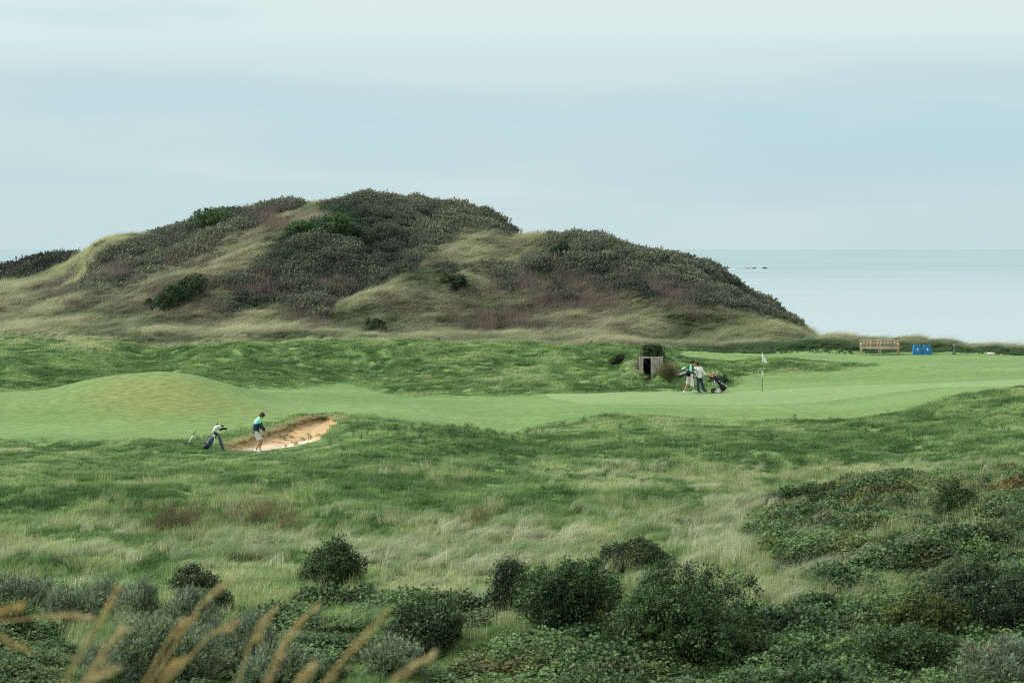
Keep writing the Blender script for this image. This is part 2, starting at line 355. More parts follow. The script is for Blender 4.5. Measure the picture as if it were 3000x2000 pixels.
# ------------------------------------------------------------------ ground materials
def ground_mat(name, c1, c2, c3, s1, s2, bump, bs, stretch=(1, 1, 1), rough=0.9, attr_col=None, fine=0.25, fs=40.0, lip_shade=None):
    m = bpy.data.materials.new(name); m.use_nodes = True; nt = m.node_tree; b = nt.nodes['Principled BSDF']
    b.inputs['Roughness'].default_value = rough; b.inputs['Specular IOR Level'].default_value = 0.12
    tc = nt.nodes.new('ShaderNodeTexCoord'); mp = nt.nodes.new('ShaderNodeMapping'); mp.inputs['Scale'].default_value = stretch
    nt.links.new(tc.outputs['Object'], mp.inputs['Vector'])
    def noise(scale, detail=5):
        n = nt.nodes.new('ShaderNodeTexNoise'); n.inputs['Scale'].default_value = scale; n.inputs['Detail'].default_value = detail
        nt.links.new(mp.outputs['Vector'], n.inputs['Vector']); return n.outputs['Fac']
    def ramp(sock, lo, hi):
        r = nt.nodes.new('ShaderNodeMapRange'); r.inputs['From Min'].default_value = lo; r.inputs['From Max'].default_value = hi
        nt.links.new(sock, r.inputs['Value']); return r.outputs['Result']
    def mix(f, a, bcol, mode='MIX'):
        x = nt.nodes.new('ShaderNodeMix'); x.data_type = 'RGBA'; x.blend_type = mode
        nt.links.new(f, x.inputs['Factor']) if not isinstance(f, float) else setattr(x.inputs['Factor'], 'default_value', f)
        for sck, val in ((x.inputs['A'], a), (x.inputs['B'], bcol)):
            if isinstance(val, tuple): sck.default_value = (*val, 1)
            else: nt.links.new(val, sck)
        return x.outputs['Result']
    col = mix(ramp(noise(s1), 0.35, 0.65), c1, c2)
    col = mix(ramp(noise(s2, 3), 0.45, 0.75), col, c3)
    if attr_col:
        a = nt.nodes.new('ShaderNodeAttribute'); a.attribute_name = 'pt'
        col = mix(a.outputs['Fac'], col, attr_col)
        if lip_shade:
            ng_ = nt.nodes.new('ShaderNodeMath'); ng_.operation = 'MULTIPLY'; ng_.inputs[1].default_value = -1.0; ng_.use_clamp = True; nt.links.new(a.outputs['Fac'], ng_.inputs[0]); col = mix(ng_.outputs[0], col, lip_shade)
    fn = nt.nodes.new('ShaderNodeMapRange'); fn.inputs['From Min'].default_value = 0.3; fn.inputs['From Max'].default_value = 0.7
    fn.inputs['To Min'].default_value = 1 - fine; fn.inputs['To Max'].default_value = 1 + fine
    nt.links.new(noise(fs, 3), fn.inputs['Value'])
    sc = nt.nodes.new('ShaderNodeVectorMath'); sc.operation = 'SCALE'; nt.links.new(col, sc.inputs[0]); nt.links.new(fn.outputs['Result'], sc.inputs['Scale'])
    nt.links.new(sc.outputs['Vector'], b.inputs['Base Color'])
    bp = nt.nodes.new('ShaderNodeBump'); bp.inputs['Strength'].default_value = bump; bp.inputs['Distance'].default_value = 0.06
    nt.links.new(noise(bs, 4), bp.inputs['Height']); nt.links.new(bp.outputs['Normal'], b.inputs['Normal'])
    return m
M_ground = ground_mat('rough_soil_grass', (0.095, 0.180, 0.060), (0.135, 0.230, 0.082), (0.150, 0.210, 0.080), 0.5, 0.17, 0.6, 6)
M_fair = ground_mat('mown_fairway', (0.096, 0.176, 0.058), (0.136, 0.222, 0.082), (0.120, 0.188, 0.062), 0.16, 0.07, 0.5, 5, stretch=(0.5, 1.5, 1), attr_col=(0.170, 0.190, 0.062), fine=0.28, fs=4.5)
M_green = ground_mat('putting_green_turf', (0.150, 0.238, 0.102), (0.172, 0.262, 0.116), (0.143, 0.222, 0.092), 0.14, 0.06, 0.10, 8, stretch=(0.5, 1.6, 1), fine=0.12, fs=4.0)
M_hill = ground_mat('dune_turf', (0.090, 0.120, 0.058), (0.14, 0.165, 0.085), (0.12, 0.125, 0.078), 0.25, 0.12, 0.7, 4)
M_sand = ground_mat('bunker_sand', (0.37, 0.26, 0.135), (0.45, 0.33, 0.18), (0.26, 0.17, 0.085), 1.6, 0.8, 0.5, 9, stretch=(0.45, 3.0, 6.0), attr_col=(0.50, 0.42, 0.31), fine=0.34, fs=4.0, lip_shade=(0.11, 0.068, 0.034))
pv = photo_v(XG, YGm, ZG)
dry = np.exp(-(((UG - 430) / 190) ** 2 + ((YGm - 117.5) / 4.0) ** 2)) * (0.3 + 0.9 * fbm(XG, YGm, 3.0, 3, 5.))
dry = np.clip(dry + np.exp(-(((UG - 700) / 120) ** 2 + ((YGm - 116) / 2.5) ** 2)) * 0.5 * fbm(XG, YGm, 2.0, 3, 9.), 0, 1)
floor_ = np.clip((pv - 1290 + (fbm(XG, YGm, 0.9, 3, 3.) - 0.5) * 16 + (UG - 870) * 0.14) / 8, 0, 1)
tag(patch('ground', 0, M_ground), kind='structure')
patch('fairway', 1, M_fair, dry)
patch('putting_green', 2, M_green)
patch('dune_hill', 3, M_hill)
lip_shade_m = np.clip((0.10 - dd) / 0.05, 0, 1) * np.clip((YGm - 103.0 - np.clip((UG - 900) / 12, 0, 6)) / 0.8, 0, 1) * bi  # shade under the far turf lip, painted as a dark soil-brown band
patch('bunker_sand', 4, M_sand, np.where(lip_shade_m > 0.05, -lip_shade_m, floor_))

# ------------------------------------------------------------------ sea
def sea_mat():
    m = bpy.data.materials.new('sea_water'); m.use_nodes = True; nt = m.node_tree; b = nt.nodes['Principled BSDF']
    b.inputs['Base Color'].default_value = (0.22, 0.36, 0.37, 1); b.inputs['Roughness'].default_value = 0.16; b.inputs['IOR'].default_value = 1.33; b.inputs['Specular IOR Level'].default_value = 0.35
    tc = nt.nodes.new('ShaderNodeTexCoord')
    mp = nt.nodes.new('ShaderNodeMapping'); mp.inputs['Scale'].default_value = (0.02, 0.05, 1); nt.links.new(tc.outputs['Object'], mp.inputs['Vector'])
    n = nt.nodes.new('ShaderNodeTexNoise'); n.inputs['Scale'].default_value = 6; n.inputs['Detail'].default_value = 6; nt.links.new(mp.outputs['Vector'], n.inputs['Vector'])
    bp = nt.nodes.new('ShaderNodeBump'); bp.inputs['Strength'].default_value = 0.25; bp.inputs['Distance'].default_value = 0.4
    nt.links.new(n.outputs['Fac'], bp.inputs['Height']); nt.links.new(bp.outputs['Normal'], b.inputs['Normal'])
    mp2 = nt.nodes.new('ShaderNodeMapping'); mp2.inputs['Scale'].default_value = (0.0006, 0.004, 1); nt.links.new(tc.outputs['Object'], mp2.inputs['Vector'])
    n2 = nt.nodes.new('ShaderNodeTexNoise'); n2.inputs['Scale'].default_value = 4; n2.inputs['Detail'].default_value = 5; nt.links.new(mp2.outputs['Vector'], n2.inputs['Vector'])
    r = nt.nodes.new('ShaderNodeValToRGB'); r.color_ramp.elements[0].position = 0.38; r.color_ramp.elements[0].color = (0.07, 0.17, 0.19, 1)
    r.color_ramp.elements[1].position = 0.62; r.color_ramp.elements[1].color = (0.20, 0.305, 0.31, 1)
    nt.links.new(n2.outputs['Fac'], r.inputs['Fac']); sy = nt.nodes.new('ShaderNodeSeparateXYZ'); nt.links.new(tc.outputs['Object'], sy.inputs[0])
    yr = nt.nodes.new('ShaderNodeMapRange'); yr.inputs['From Min'].default_value = 500; yr.inputs['From Max'].default_value = 2600; nt.links.new(sy.outputs['Y'], yr.inputs['Value'])
    sh = nt.nodes.new('ShaderNodeMix'); sh.data_type = 'RGBA'; sh.inputs['A'].default_value = (0.30, 0.355, 0.36, 1)      # paler nearer in: reflection and haze gradient painted into the colour
    nt.links.new(yr.outputs['Result'], sh.inputs['Factor']); nt.links.new(r.outputs['Color'], sh.inputs['B']); nt.links.new(sh.outputs['Result'], b.inputs['Base Color'])
    return m
xs = np.array([-30000, -9000, -3000, -1000, -300, 0, 300, 1000, 3000, 9000, 30000.]); ys = np.array([205, 300, 450, 700, 1200, 2500, 5000, 10000, 20000, 60000.])
xm, ym = np.meshgrid(xs, ys, indexing='ij'); ii = np.arange(xm.size).reshape(xm.shape)
sea = link('sea', np_mesh('sea', np.stack([xm, ym, np.zeros_like(xm)], -1).reshape(-1, 3), np.stack([ii[:-1, :-1], ii[1:, :-1], ii[1:, 1:], ii[:-1, 1:]], -1).reshape(-1, 4)), None, (sea_mat(),))
tag(sea, kind='structure')

# ------------------------------------------------------------------ sky, sun, camera
W = bpy.data.worlds.new('World'); S.world = W; W.use_nodes = True; nt = W.node_tree; bg = nt.nodes['Background']
sky = nt.nodes.new('ShaderNodeTexSky'); sky.sky_type = 'NISHITA'; sky.sun_disc = False
sky.sun_elevation = math.asin(SUN_TO.z); sky.sun_rotation = math.atan2(SUN_TO.x, SUN_TO.y) % (2 * math.pi)
sky.air_density = 1.2; sky.dust_density = 2.0
SKY = 0.1
tc = nt.nodes.new('ShaderNodeTexCoord')
def wnoise(scale, stretch, detail=5, loc=(0, 0, 0), dist=0.0):
    mp = nt.nodes.new('ShaderNodeMapping'); mp.inputs['Scale'].default_value = stretch; mp.inputs['Location'].default_value = loc
    nt.links.new(tc.outputs['Generated'], mp.inputs['Vector'])
    n = nt.nodes.new('ShaderNodeTexNoise'); n.inputs['Scale'].default_value = scale; n.inputs['Detail'].default_value = detail; n.inputs['Roughness'].default_value = 0.5
    n.inputs['Distortion'].default_value = dist
    nt.links.new(mp.outputs['Vector'], n.inputs['Vector']); return n.outputs['Fac']
def wmix(f, a, b):
    x = nt.nodes.new('ShaderNodeMix'); x.data_type = 'RGBA'
    if isinstance(f, float): x.inputs['Factor'].default_value = f
    else: nt.links.new(f, x.inputs['Factor'])
    for sck, val in ((x.inputs['A'], a), (x.inputs['B'], b)):
        if isinstance(val, tuple): sck.default_value = (*[c / SKY for c in val], 1)
        else: nt.links.new(val, sck)
    return x.outputs['Result']
def wramp(sock, lo, hi):
    r = nt.nodes.new('ShaderNodeMapRange'); r.interpolation_type = 'SMOOTHSTEP'
    r.inputs['From Min'].default_value = lo; r.inputs['From Max'].default_value = hi; nt.links.new(sock, r.inputs['Value']); return r.outputs['Result']
sep = nt.nodes.new('ShaderNodeSeparateXYZ'); nt.links.new(tc.outputs['Generated'], sep.inputs[0]); elev = sep.outputs['Z']
# thin high cloud over everything, a bluer gap low down, cloud streaks following the horizon
low = (0.505, 0.665, 0.700); gap = (0.435, 0.620, 0.685); cloud = (0.635, 0.740, 0.725)
c = wmix(wramp(elev, 0.012, 0.045), low, gap)
c = wmix(wramp(elev, 0.058, 0.100), c, cloud)
c = wmix(wramp(wnoise(2.2, (1.6, 1, 11), 6, (3.1, 0, 0.4), 0.3), 0.36, 0.90), c, cloud)
c = wmix(wramp(wnoise(3.5, (1.2, 1, 12), 4, (0.3, 1, 2.2), 0.3), 0.45, 1.0), c, (0.43, 0.59, 0.665))
c = wmix(0.12, c, sky.outputs['Color'])
c = wmix(wramp(elev, 0.14, 0.55), c, (0.90, 0.93, 0.90))       # the cloud is brightest overhead
nt.links.new(c, bg.inputs['Color']); bg.inputs['Strength'].default_value = SKY
sl = bpy.data.lights.new('sun', 'SUN'); sl.energy = 4.2; sl.angle = math.radians(10); sl.color = (1.0, 0.955, 0.88)
so = bpy.data.objects.new('sun', sl); COL.objects.link(so); so.rotation_euler = (-SUN_TO).to_track_quat('-Z', 'Y').to_euler(); so.location = SUN_TO * 60 + Vector((0, 100, 20))
cd = bpy.data.cameras.new('camera'); cam = bpy.data.objects.new('camera', cd); COL.objects.link(cam); S.camera = cam
cam.location = (0, 0, EYE); cam.rotation_euler = (math.radians(90), 0, 0)
cd.sensor_width = 36; cd.lens = F / 3000 * 36; cd.shift_y = -(1000 - VH) / 3000; cd.clip_start = 0.1; cd.clip_end = 120000
cd.dof.use_dof = True; cd.dof.focus_distance = 112; cd.dof.aperture_fstop = 4.2
S.view_settings.view_transform = 'Standard'; S.view_settings.look = 'None'; S.view_settings.exposure = 0.25; S.view_settings.gamma = 1
S.cycles.max_bounces = 6; S.cycles.diffuse_bounces = 3; S.cycles.transmission_bounces = 3; S.cycles.use_denoising = False; S.cycles.filter_width = 1.15
# ------------------------------------------------------------------ plant building blocks (numpy)
def blades(n, rad, h0, h1, w, lean=0.5, spread=0.5, seed=0, stiff=0.6):
    """a tuft of bent grass blades leaning down-wind (+x); returns verts, tris, bl"""
    r = np.random.default_rng(seed)
    a = r.random(n) * 2 * np.pi; q = np.sqrt(r.random(n)) * rad
    bx_, by_ = np.cos(a) * q, np.sin(a) * q
    H = h0 + (h1 - h0) * r.random(n) ** 1.3
    la = r.normal(0, spread, n) ; dx = lean * (0.6 + 0.8 * r.random(n)) + 0.35 * np.cos(a) * spread; dy = 0.6 * la
    fa = r.random(n) * np.pi; wx, wy = np.cos(fa) * w, np.sin(fa) * w
    P0 = np.stack([bx_, by_, np.full(n, -0.06)], -1)
    P1 = P0 + np.stack([dx * H * 0.3 * stiff, dy * H * 0.3 * stiff, H * 0.62 + 0.06], -1)
    P2 = P0 + np.stack([dx * H, dy * H, H * (1.0 - 0.22 * np.abs(dx)) + 0.06], -1)
    side = np.stack([wx, wy, np.zeros(n)], -1)
    V = np.stack([P0 - side, P0 + side, P1 - side * 0.8, P1 + side * 0.8, P2], 1).reshape(-1, 3)
    b = np.arange(n)[:, None] * 5
    T = np.concatenate([b + np.array([[0, 1, 3]]), b + np.array([[0, 3, 2]]), b + np.array([[2, 3, 4]])], 0)
    return V, T, np.repeat(r.random(n), 5)
def leaves(P, D, N, size, asp, seed=0, fold=0.25):
    """one folded diamond leaf per point: P base, D direction, N face normal"""
    r = np.random.default_rng(seed); n = len(P)
    D = D / (np.linalg.norm(D, axis=1, keepdims=True) + 1e-9)
    Sd = np.cross(D, N); Sd /= (np.linalg.norm(Sd, axis=1, keepdims=True) + 1e-9); Nn = np.cross(Sd, D)
    L = size * (0.65 + 0.7 * r.random(n))[:, None]; Wd = L * asp * 0.5
    mid = P + D * L * 0.45
    V = np.stack([P, mid + Sd * Wd + Nn * Wd * fold, P + D * L - Nn * L * 0.12, mid - Sd * Wd + Nn * Wd * fold], 1).reshape(-1, 3)
    b = np.arange(n)[:, None] * 4
    return V, b + np.array([[0, 1, 2, 3]]), np.repeat(r.random(n), 4)
def unit(r, n):
    v = r.normal(0, 1, (n, 3)); return v / np.linalg.norm(v, axis=1, keepdims=True)
def crown(n, nl, seed, lobe=0.36, flat=1.0, rag=0.10):
    """leaf points over many lobes heaped into a dome of radius 1 and height 1; returns P, outward, lobe id"""
    r = np.random.default_rng(seed)
    d = unit(r, nl); d[:, 2] = np.abs(d[:, 2]) * 0.95 + 0.02
    d /= np.linalg.norm(d, axis=1, keepdims=True)
    k = (0.38 + 0.40 * r.random(nl))[:, None]
    C = d * k * np.array([[1.0, 1.0, 0.95]]) ; C[:, 2] = C[:, 2] + 0.04
    R = lobe * (0.6 + 0.75 * r.random(nl))
    li = r.choice(nl, n, p=R ** 2 / (R ** 2).sum())
    o = unit(r, n); o[:, 2] = np.where(o[:, 2] < -0.35, -o[:, 2], o[:, 2])
    rr = 1.0 - np.abs(r.normal(0, rag * 1.6, n)) + (r.random(n) < 0.14) * r.random(n) * rag * 2.6
    P = C[li] + o * (R[li] * rr)[:, None]
    P[:, :2] /= np.quantile(np.hypot(P[:, 0], P[:, 1]), 0.975); P[:, 2] *= flat / np.quantile(P[:, 2], 0.985)
    keep = P[:, 2] > -0.02
    return P[keep], o[keep], li[keep]
def clumped(n, nl, seed, lobe=0.34, cr=0.10, per=42):
    """two-level crown: lobes heaped into a dome, each lobe covered with small leaf clusters with gaps between"""
    r = np.random.default_rng(seed + 7000); nc = max(40, n // per)
    C, o, li = crown(nc, nl, seed, lobe=lobe, rag=0.05); nc = len(C)
    cb = r.random(nc); ci = r.integers(0, nc, n); q = unit(r, n) * (r.random(n) ** 0.45)[:, None]
    s_ = cr * (0.6 + 0.8 * r.random(nc))[ci]
    P = C[ci] + q * s_[:, None] + o[ci] * (0.4 * s_)[:, None]
    out = o[ci] * 0.7 + q * 0.6
    P[:, 2] /= np.quantile(P[:, 2], 0.997); P[:, :2] /= np.quantile(np.hypot(P[:, 0], P[:, 1]), 0.99)
    k = P[:, 2] > -0.02
    return P[k], out[k] / np.linalg.norm(out[k], axis=1, keepdims=True), li[ci][k], cb[ci][k]
def add_attr(me, name, val, kind='FLOAT'):
    a = me.attributes.new(name, kind, 'POINT')
    if kind == 'FLOAT': a.data.foreach_set('value', val.astype(np.float32))
    else: a.data.foreach_set('vector', val.astype(np.float32).ravel())

SRC = {}
def source(kind, k, V, Fc, bl, material):
    c = SRC.setdefault(kind, bpy.data.collections.new('kinds_' + kind))
    me = np_mesh('%s_%d' % (kind, k), V, Fc); add_attr(me, 'bl', bl); me.materials.append(material)
    o = bpy.data.objects.new('%s_%d' % (kind, k), me); c.objects.link(o)
def scatter(name, kind, P, rot, scale, col, label=None):
    me = bpy.data.meshes.new(name); n = len(P)
    me.vertices.add(n); me.vertices.foreach_set('co', np.ascontiguousarray(P, np.float32).ravel())
    add_attr(me, 'rot', rot, 'FLOAT_VECTOR'); add_attr(me, 'scl', scale, 'FLOAT_VECTOR'); add_attr(me, 'col', col, 'FLOAT_VECTOR')
    o = link(name, me)
    ng = bpy.data.node_groups.new('grow_' + name, 'GeometryNodeTree')
    ng.interface.new_socket('Geometry', in_out='INPUT', socket_type='NodeSocketGeometry'); ng.interface.new_socket('Geometry', in_out='OUTPUT', socket_type='NodeSocketGeometry')
    gi = ng.nodes.new('NodeGroupInput'); go = ng.nodes.new('NodeGroupOutput'); ip = ng.nodes.new('GeometryNodeInstanceOnPoints')
    ci = ng.nodes.new('GeometryNodeCollectionInfo'); ci.inputs['Collection'].default_value = SRC[kind]
    ci.inputs['Separate Children'].default_value = True; ci.inputs['Reset Children'].default_value = True
    def na(nm):
        x = ng.nodes.new('GeometryNodeInputNamedAttribute'); x.data_type = 'FLOAT_VECTOR'; x.inputs['Name'].default_value = nm; return x.outputs['Attribute']
    rv = ng.nodes.new('FunctionNodeRandomValue'); rv.data_type = 'INT'; rv.inputs['Min'].default_value = 0; rv.inputs['Max'].default_value = len(SRC[kind].objects) - 1
    ip.inputs['Pick Instance'].default_value = True
    er = ng.nodes.new('FunctionNodeEulerToRotation'); ng.links.new(na('rot'), er.inputs[0])
    ng.links.new(gi.outputs[0], ip.inputs['Points']); ng.links.new(ci.outputs[0], ip.inputs['Instance'])
    ng.links.new(rv.outputs[2], ip.inputs['Instance Index'])
    ng.links.new(er.outputs[0], ip.inputs['Rotation']); ng.links.new(na('scl'), ip.inputs['Scale'])
    ng.links.new(ip.outputs[0], go.inputs[0])
    md = o.modifiers.new('grow', 'NODES'); md.node_group = ng
    tag(o, label, kind='stuff'); return o

M_blade = leaf_mat('grass_blades', None, trans=0.48, var=0.45)
M_leafi = leaf_mat('shrub_leaves', None, trans=0.25, var=0.5)
for k in range(5):
    source('short', k, *blades(85, 0.27, 0.09, 0.24, 0.0065, 0.55, 0.55, k), M_blade)
    source('long', k, *blades(95, 0.22, 0.38, 0.85, 0.0055, 0.75, 0.35, 20 + k, 0.45), M_blade)
for k in range(4):
    # low bramble: arching sprays of broad leaves
    r = np.random.default_rng(50 + k); n = 210
    a = r.random(n) * 6.283; q = np.sqrt(r.random(n)) * 0.36
    hz = 0.05 + 0.30 * r.random(n) ** 0.7 * (1 - (q / 0.42) ** 2)
    P = np.stack([np.cos(a) * q, np.sin(a) * q, hz], -1)
    D = unit(r, n); D[:, 2] *= 0.35; N = np.tile([0, 0, 1.0], (n, 1)) + 0.5 * unit(r, n)
    source('bramble', k, *leaves(P, D, N, 0.075, 0.75, k), M_leafi)
    # wind-clipped thicket clump, narrow leaves along many short shoots
    r = np.random.default_rng(80 + k); ns = 130; m = 9
    Pc, oc, li = crown(ns, 14, 90 + k, lobe=0.42, flat=0.8)
    ns = len(Pc); sd = oc * 0.5 + np.array([[0.35, 0, 0.75]]) + 0.35 * unit(r, ns); sd /= np.linalg.norm(sd, axis=1, keepdims=True)
    t = np.linspace(0, 1, m)
    P = (Pc[:, None, :] + sd[:, None, :] * (t * 0.30)[None, :, None]).reshape(-1, 3)
    D = (sd[:, None, :] * 0.8 + 0.75 * unit(r, ns * m).reshape(ns, m, 3)).reshape(-1, 3)
    source('thicket', k, *leaves(P, D, unit(r, ns * m), 0.17, 0.30, k), M_leafi)
    # bare twiggy growth
    source('twig', k, *blades(110, 0.45, 0.35, 0.95, 0.006, 0.22, 0.5, 120 + k, 0.9), M_blade)
    # upright weed
    r = np.random.default_rng(130 + k); n = 60; z = r.random(n) ** 0.8 * 0.42
    P = np.stack([r.normal(0, 0.07, n), r.normal(0, 0.07, n), z], -1); D = unit(r, n); D[:, 2] = np.abs(D[:, 2]) * 0.7
    source('weed', k, *leaves(P, D, unit(r, n), 0.10, 0.35, k), M_leafi)

def blob(bl, u, v):
    r = np.zeros(np.shape(u))
    for (bu, bv, ru, rv, am) in bl: r = r + am * np.exp(-(((u - bu) / ru) ** 2 + ((v - bv) / rv) ** 2))
    return r
def field(n, y0, y1, u0=-600, u1=3600, seed=1):
    if u0 == -600 and u1 == 3600: n = int(n * 1.19)
    r = np.random.default_rng(seed)
    Y = np.sqrt(y0 ** 2 + (y1 ** 2 - y0 ** 2) * r.random(n)); u = u0 + (u1 - u0) * r.random(n); x = (u - 1500) / F * Y
    return x, Y, u, r
def lerp(a, b, t): return a + (b - a) * np.clip(t, 0, 1)[:, None]
def C3(*c): return np.array([c], float)
def rots(r, n, tilt=0.12): return np.stack([r.normal(0, tilt, n), r.normal(0, tilt, n), r.normal(0, 0.5, n)], -1)
def slope_tilt(x, y, k=0.8):
    e = 0.4; gx_ = (h(x + e, y) - h(x - e, y)) / (2 * e); gy_ = (h(x, y + e) - h(x, y - e)) / (2 * e)
    return np.arctan(gy_) * k, -np.arctan(gx_) * k

# outlines and tone zones of the plant communities, as seen from the path
BRAM = [(1900, 2100), (1960, 1900), (2250, 1830), (2330, 1760), (2250, 1640), (2200, 1600), (2280, 1520), (2180, 1530), (2330, 1462), (2520, 1438), (2760, 1420), (3000, 1414), (3800, 1404), (3800, 2100)]
BRAM2 = [(900, 2060), (640, 2000), (1000, 1850), (1200, 1780), (1400, 1825), (1560, 1860), (1800, 1880), (2100, 1960), (2400, 2010), (2500, 2100)]
BRAM3 = [(-200, 1800), (60, 1800), (200, 1900), (260, 2100), (-200, 2100)]
BRAM4 = [(880, 1790), (1010, 1770), (1130, 1790), (1150, 1900), (900, 2000), (760, 1990), (740, 1850)]
PALE = [(2500, 1385, 700, 26, 0.9), (1950, 1410, 260, 40, 0.45), (1300, 1640, 300, 75, 1.0), (1230, 1740, 120, 45, 1.0), (700, 1635, 150, 60, 1.0), (1560, 1600, 260, 55, 0.8), (2160, 1500, 110, 60, 0.9), (2120, 1600, 110, 80, 0.9), (300, 1620, 260, 45, 0.6),
        (100, 1625, 160, 40, 0.4), (2290, 1760, 90, 90, 0.8), (2400, 1580, 90, 60, 0.7), (2430, 1700, 80, 60, 0.5), (2520, 1530, 70, 35, 0.6), (2600, 1650, 80, 30, 0.5), (2300, 1500, 60, 30, 0.8), (2480, 1790, 60, 40, 0.7), (2750, 1560, 90, 25, 0.45), (250, 1325, 350, 14, 0.40), (1100, 1240, 120, 14, 0.35), (1700, 1390, 200, 30, 0.4), (2000, 1530, 100, 40, 0.6), (1000, 1515, 120, 25, 0.5), (300, 1000, 220, 20, 1.0), (150, 975, 300, 16, 1.0), (1856, 1078, 26, 40, 1.0), (1965, 1085, 26, 30, 0.6)]
DARK = [(200, 1440, 420, 60, 0.75), (1250, 1475, 420, 40, 0.6), (2750, 1260, 330, 55, 0.55), (1430, 1300, 160, 40, 0.8), (2000, 1320, 200, 30, 0.4), (2350, 1330, 180, 40, 0.45), (350, 1090, 420, 40, 0.45), (150, 1100, 200, 20, 0.4), (1500, 1080, 500, 50, 0.25), (1750, 1140, 200, 16, 0.7), (480, 1530, 90, 35, 0.8), (640, 1530, 300, 30, 0.6), (900, 1210, 130, 12, 0.5), (1050, 1250, 100, 25, 0.35), (500, 1650, 110, 70, 0.3)]  # darker lush grass, plus shade of camera-facing slopes put into the colour
BRWN = [(2900, 1440, 160, 45, 0.7), (2450, 1500, 200, 50, 0.5), (2520, 1600, 120, 40, 0.5), (1370, 1540, 50, 18, 0.9), (2000, 1560, 120, 30, 0.4), (470, 1510, 45, 20, 0.9), (700, 1505, 50, 15, 0.5), (1600, 1545, 120, 25, 0.3), (2700, 1680, 80, 40, 0.4), (1480, 1960, 140, 40, 0.6), (1850, 1880, 120, 20, 0.5), (30, 1620, 60, 30, 0.4)]

def vof(x, y): return photo_v(x, y, h(x, y))
def rough_ok(x, y, u, fringe=False):
    ok = (nearest(MOWN, u, y) < 0.45) & (y < np.where(u > 2000, 151.7, 154.5)) | fringe & (nearest(MOWN2, u, y) < 0.25 + 0.6 * np.random.default_rng(5).random(len(x))) & (y < 142) & (nearest(GREENB, u, y) < 0.02)
    s = (y > 100) & (y < 114) & (u > 560) & (u < 1080)
    i = np.zeros(len(x), bool); i[s] = bunk_in(x[s], y[s])
    hin_ = (np.abs(x - HUX + 0.01) < 0.62) & (y > HUY - 0.1) & (y < HUY + 1.2); return ok & ~i & ~hin_
lush, mid_, pale, straw, brown = C3(0.064, 0.138, 0.040), C3(0.230, 0.352, 0.128), C3(0.40, 0.45, 0.24), C3(0.36, 0.34, 0.20), C3(0.22, 0.125, 0.045)

# --- rough grass
x, y, u, r = field(66000, 43, 155, seed=2)
k = rough_ok(x, y, u, True); x, y, u = x[k], y[k], u[k]; v = vof(x, y); n = len(x)
pz = blob(PALE, u, v); dz = blob(DARK, u, v); bz = blob(BRWN, u, v)
big = fbm(x, y, 7, 3, 1.); sm = fbm(x, y, 1.3, 3, 2.)
t = 0.52 + (big - 0.5) * 1.0 + (sm - 0.5) * 2.3 - dz * 0.55 + pz * 0.25
c = lerp(np.repeat(lush, n, 0), mid_, t)
mw = np.clip((nearest(MOWN2, u, y) - 0.3) * 1.8, 0, 0.8); c = lerp(c, C3(0.19, 0.33, 0.13), mw)
c = lerp(c, pale, (t - 0.78) * 1.2 + pz * (0.25 + 0.7 * sm)); c = lerp(c, brown, bz * (sm - 0.30) * 1.6)
near = np.clip((y - 43) / 40, 0, 1)
tx, ty = slope_tilt(x, y); ro = rots(r, n); ro[:, 0] += tx; ro[:, 1] += ty
lowlip = np.clip(1 - np.exp(-(((u - 820) / 300) ** 2 + ((y - 101.0) / 3.4) ** 2)) * 1.0, 0.12, 1)
sh = (0.75 + 0.7 * r.random(n) + 1.3 * (sm - 0.5) + 0.25 * dz) * lowlip * np.interp(y, [60, 84, 96], [0.95, 0.75, 0.50]) * np.clip(1.25 - 1.3 * nearest(MOWN2, u, y), 0.22, 1)
scatter('rough_grass', 'short', np.stack([x, y, h(x, y)], -1), ro, np.stack([1.05 + 0.2 * r.random(n), 1.05 + 0.2 * r.random(n), sh], -1), c, 'lush wind-combed rough grass covering the links')

# --- long pale marram in the foreground, on the bank tops and round the dugout
x, y, u, r = field(60000, 43, 154, seed=3)
k = rough_ok(x, y, u); x, y, u = x[k], y[k], u[k]; v = vof(x, y)
pz = blob([b for b in PALE if b[4] > 0.42], u, v); tus = fbm(x, y, 2.2, 3, 6.)
edge = np.exp(-((v - 1400 + (u - 2500) * 0.0) / 16) ** 2) * (u > 2000) * 0
p = np.clip(pz * (0.15 + 1.4 * (tus - 0.35)) + 0.02 * (v > 1540), 0, 1) * np.where(y > 125, 0.5, 0.62)
p *= np.where(inpoly(u, v, BRAM), 0.8, 1.0)
k = r.random(len(x)) < p; x, y, u, v = x[k], y[k], u[k], v[k]; n = len(x)
sm = fbm(x, y, 1.6, 3, 2.)
c = lerp(np.repeat(C3(0.165, 0.265, 0.110), n, 0), C3(0.46, 0.50, 0.33), 0.45 + (sm - 0.5) * 2.2 + 0.35 * (r.random(n) - 0.4)); c = lerp(c, straw, (r.random(n) - 0.82) * 4)
tx, ty = slope_tilt(x, y); ro = rots(r, n, 0.16); ro[:, 0] += tx; ro[:, 1] += ty
sc = (0.55 + 0.35 * r.random(n)) * np.where(v < 1480, 0.6, 1.0)
scatter('marram_grass', 'long', np.stack([x, y, h(x, y)], -1), ro, np.stack([sc * 1.25, sc * 1.25, sc], -1), c, 'long pale marram grass bent over by the wind')

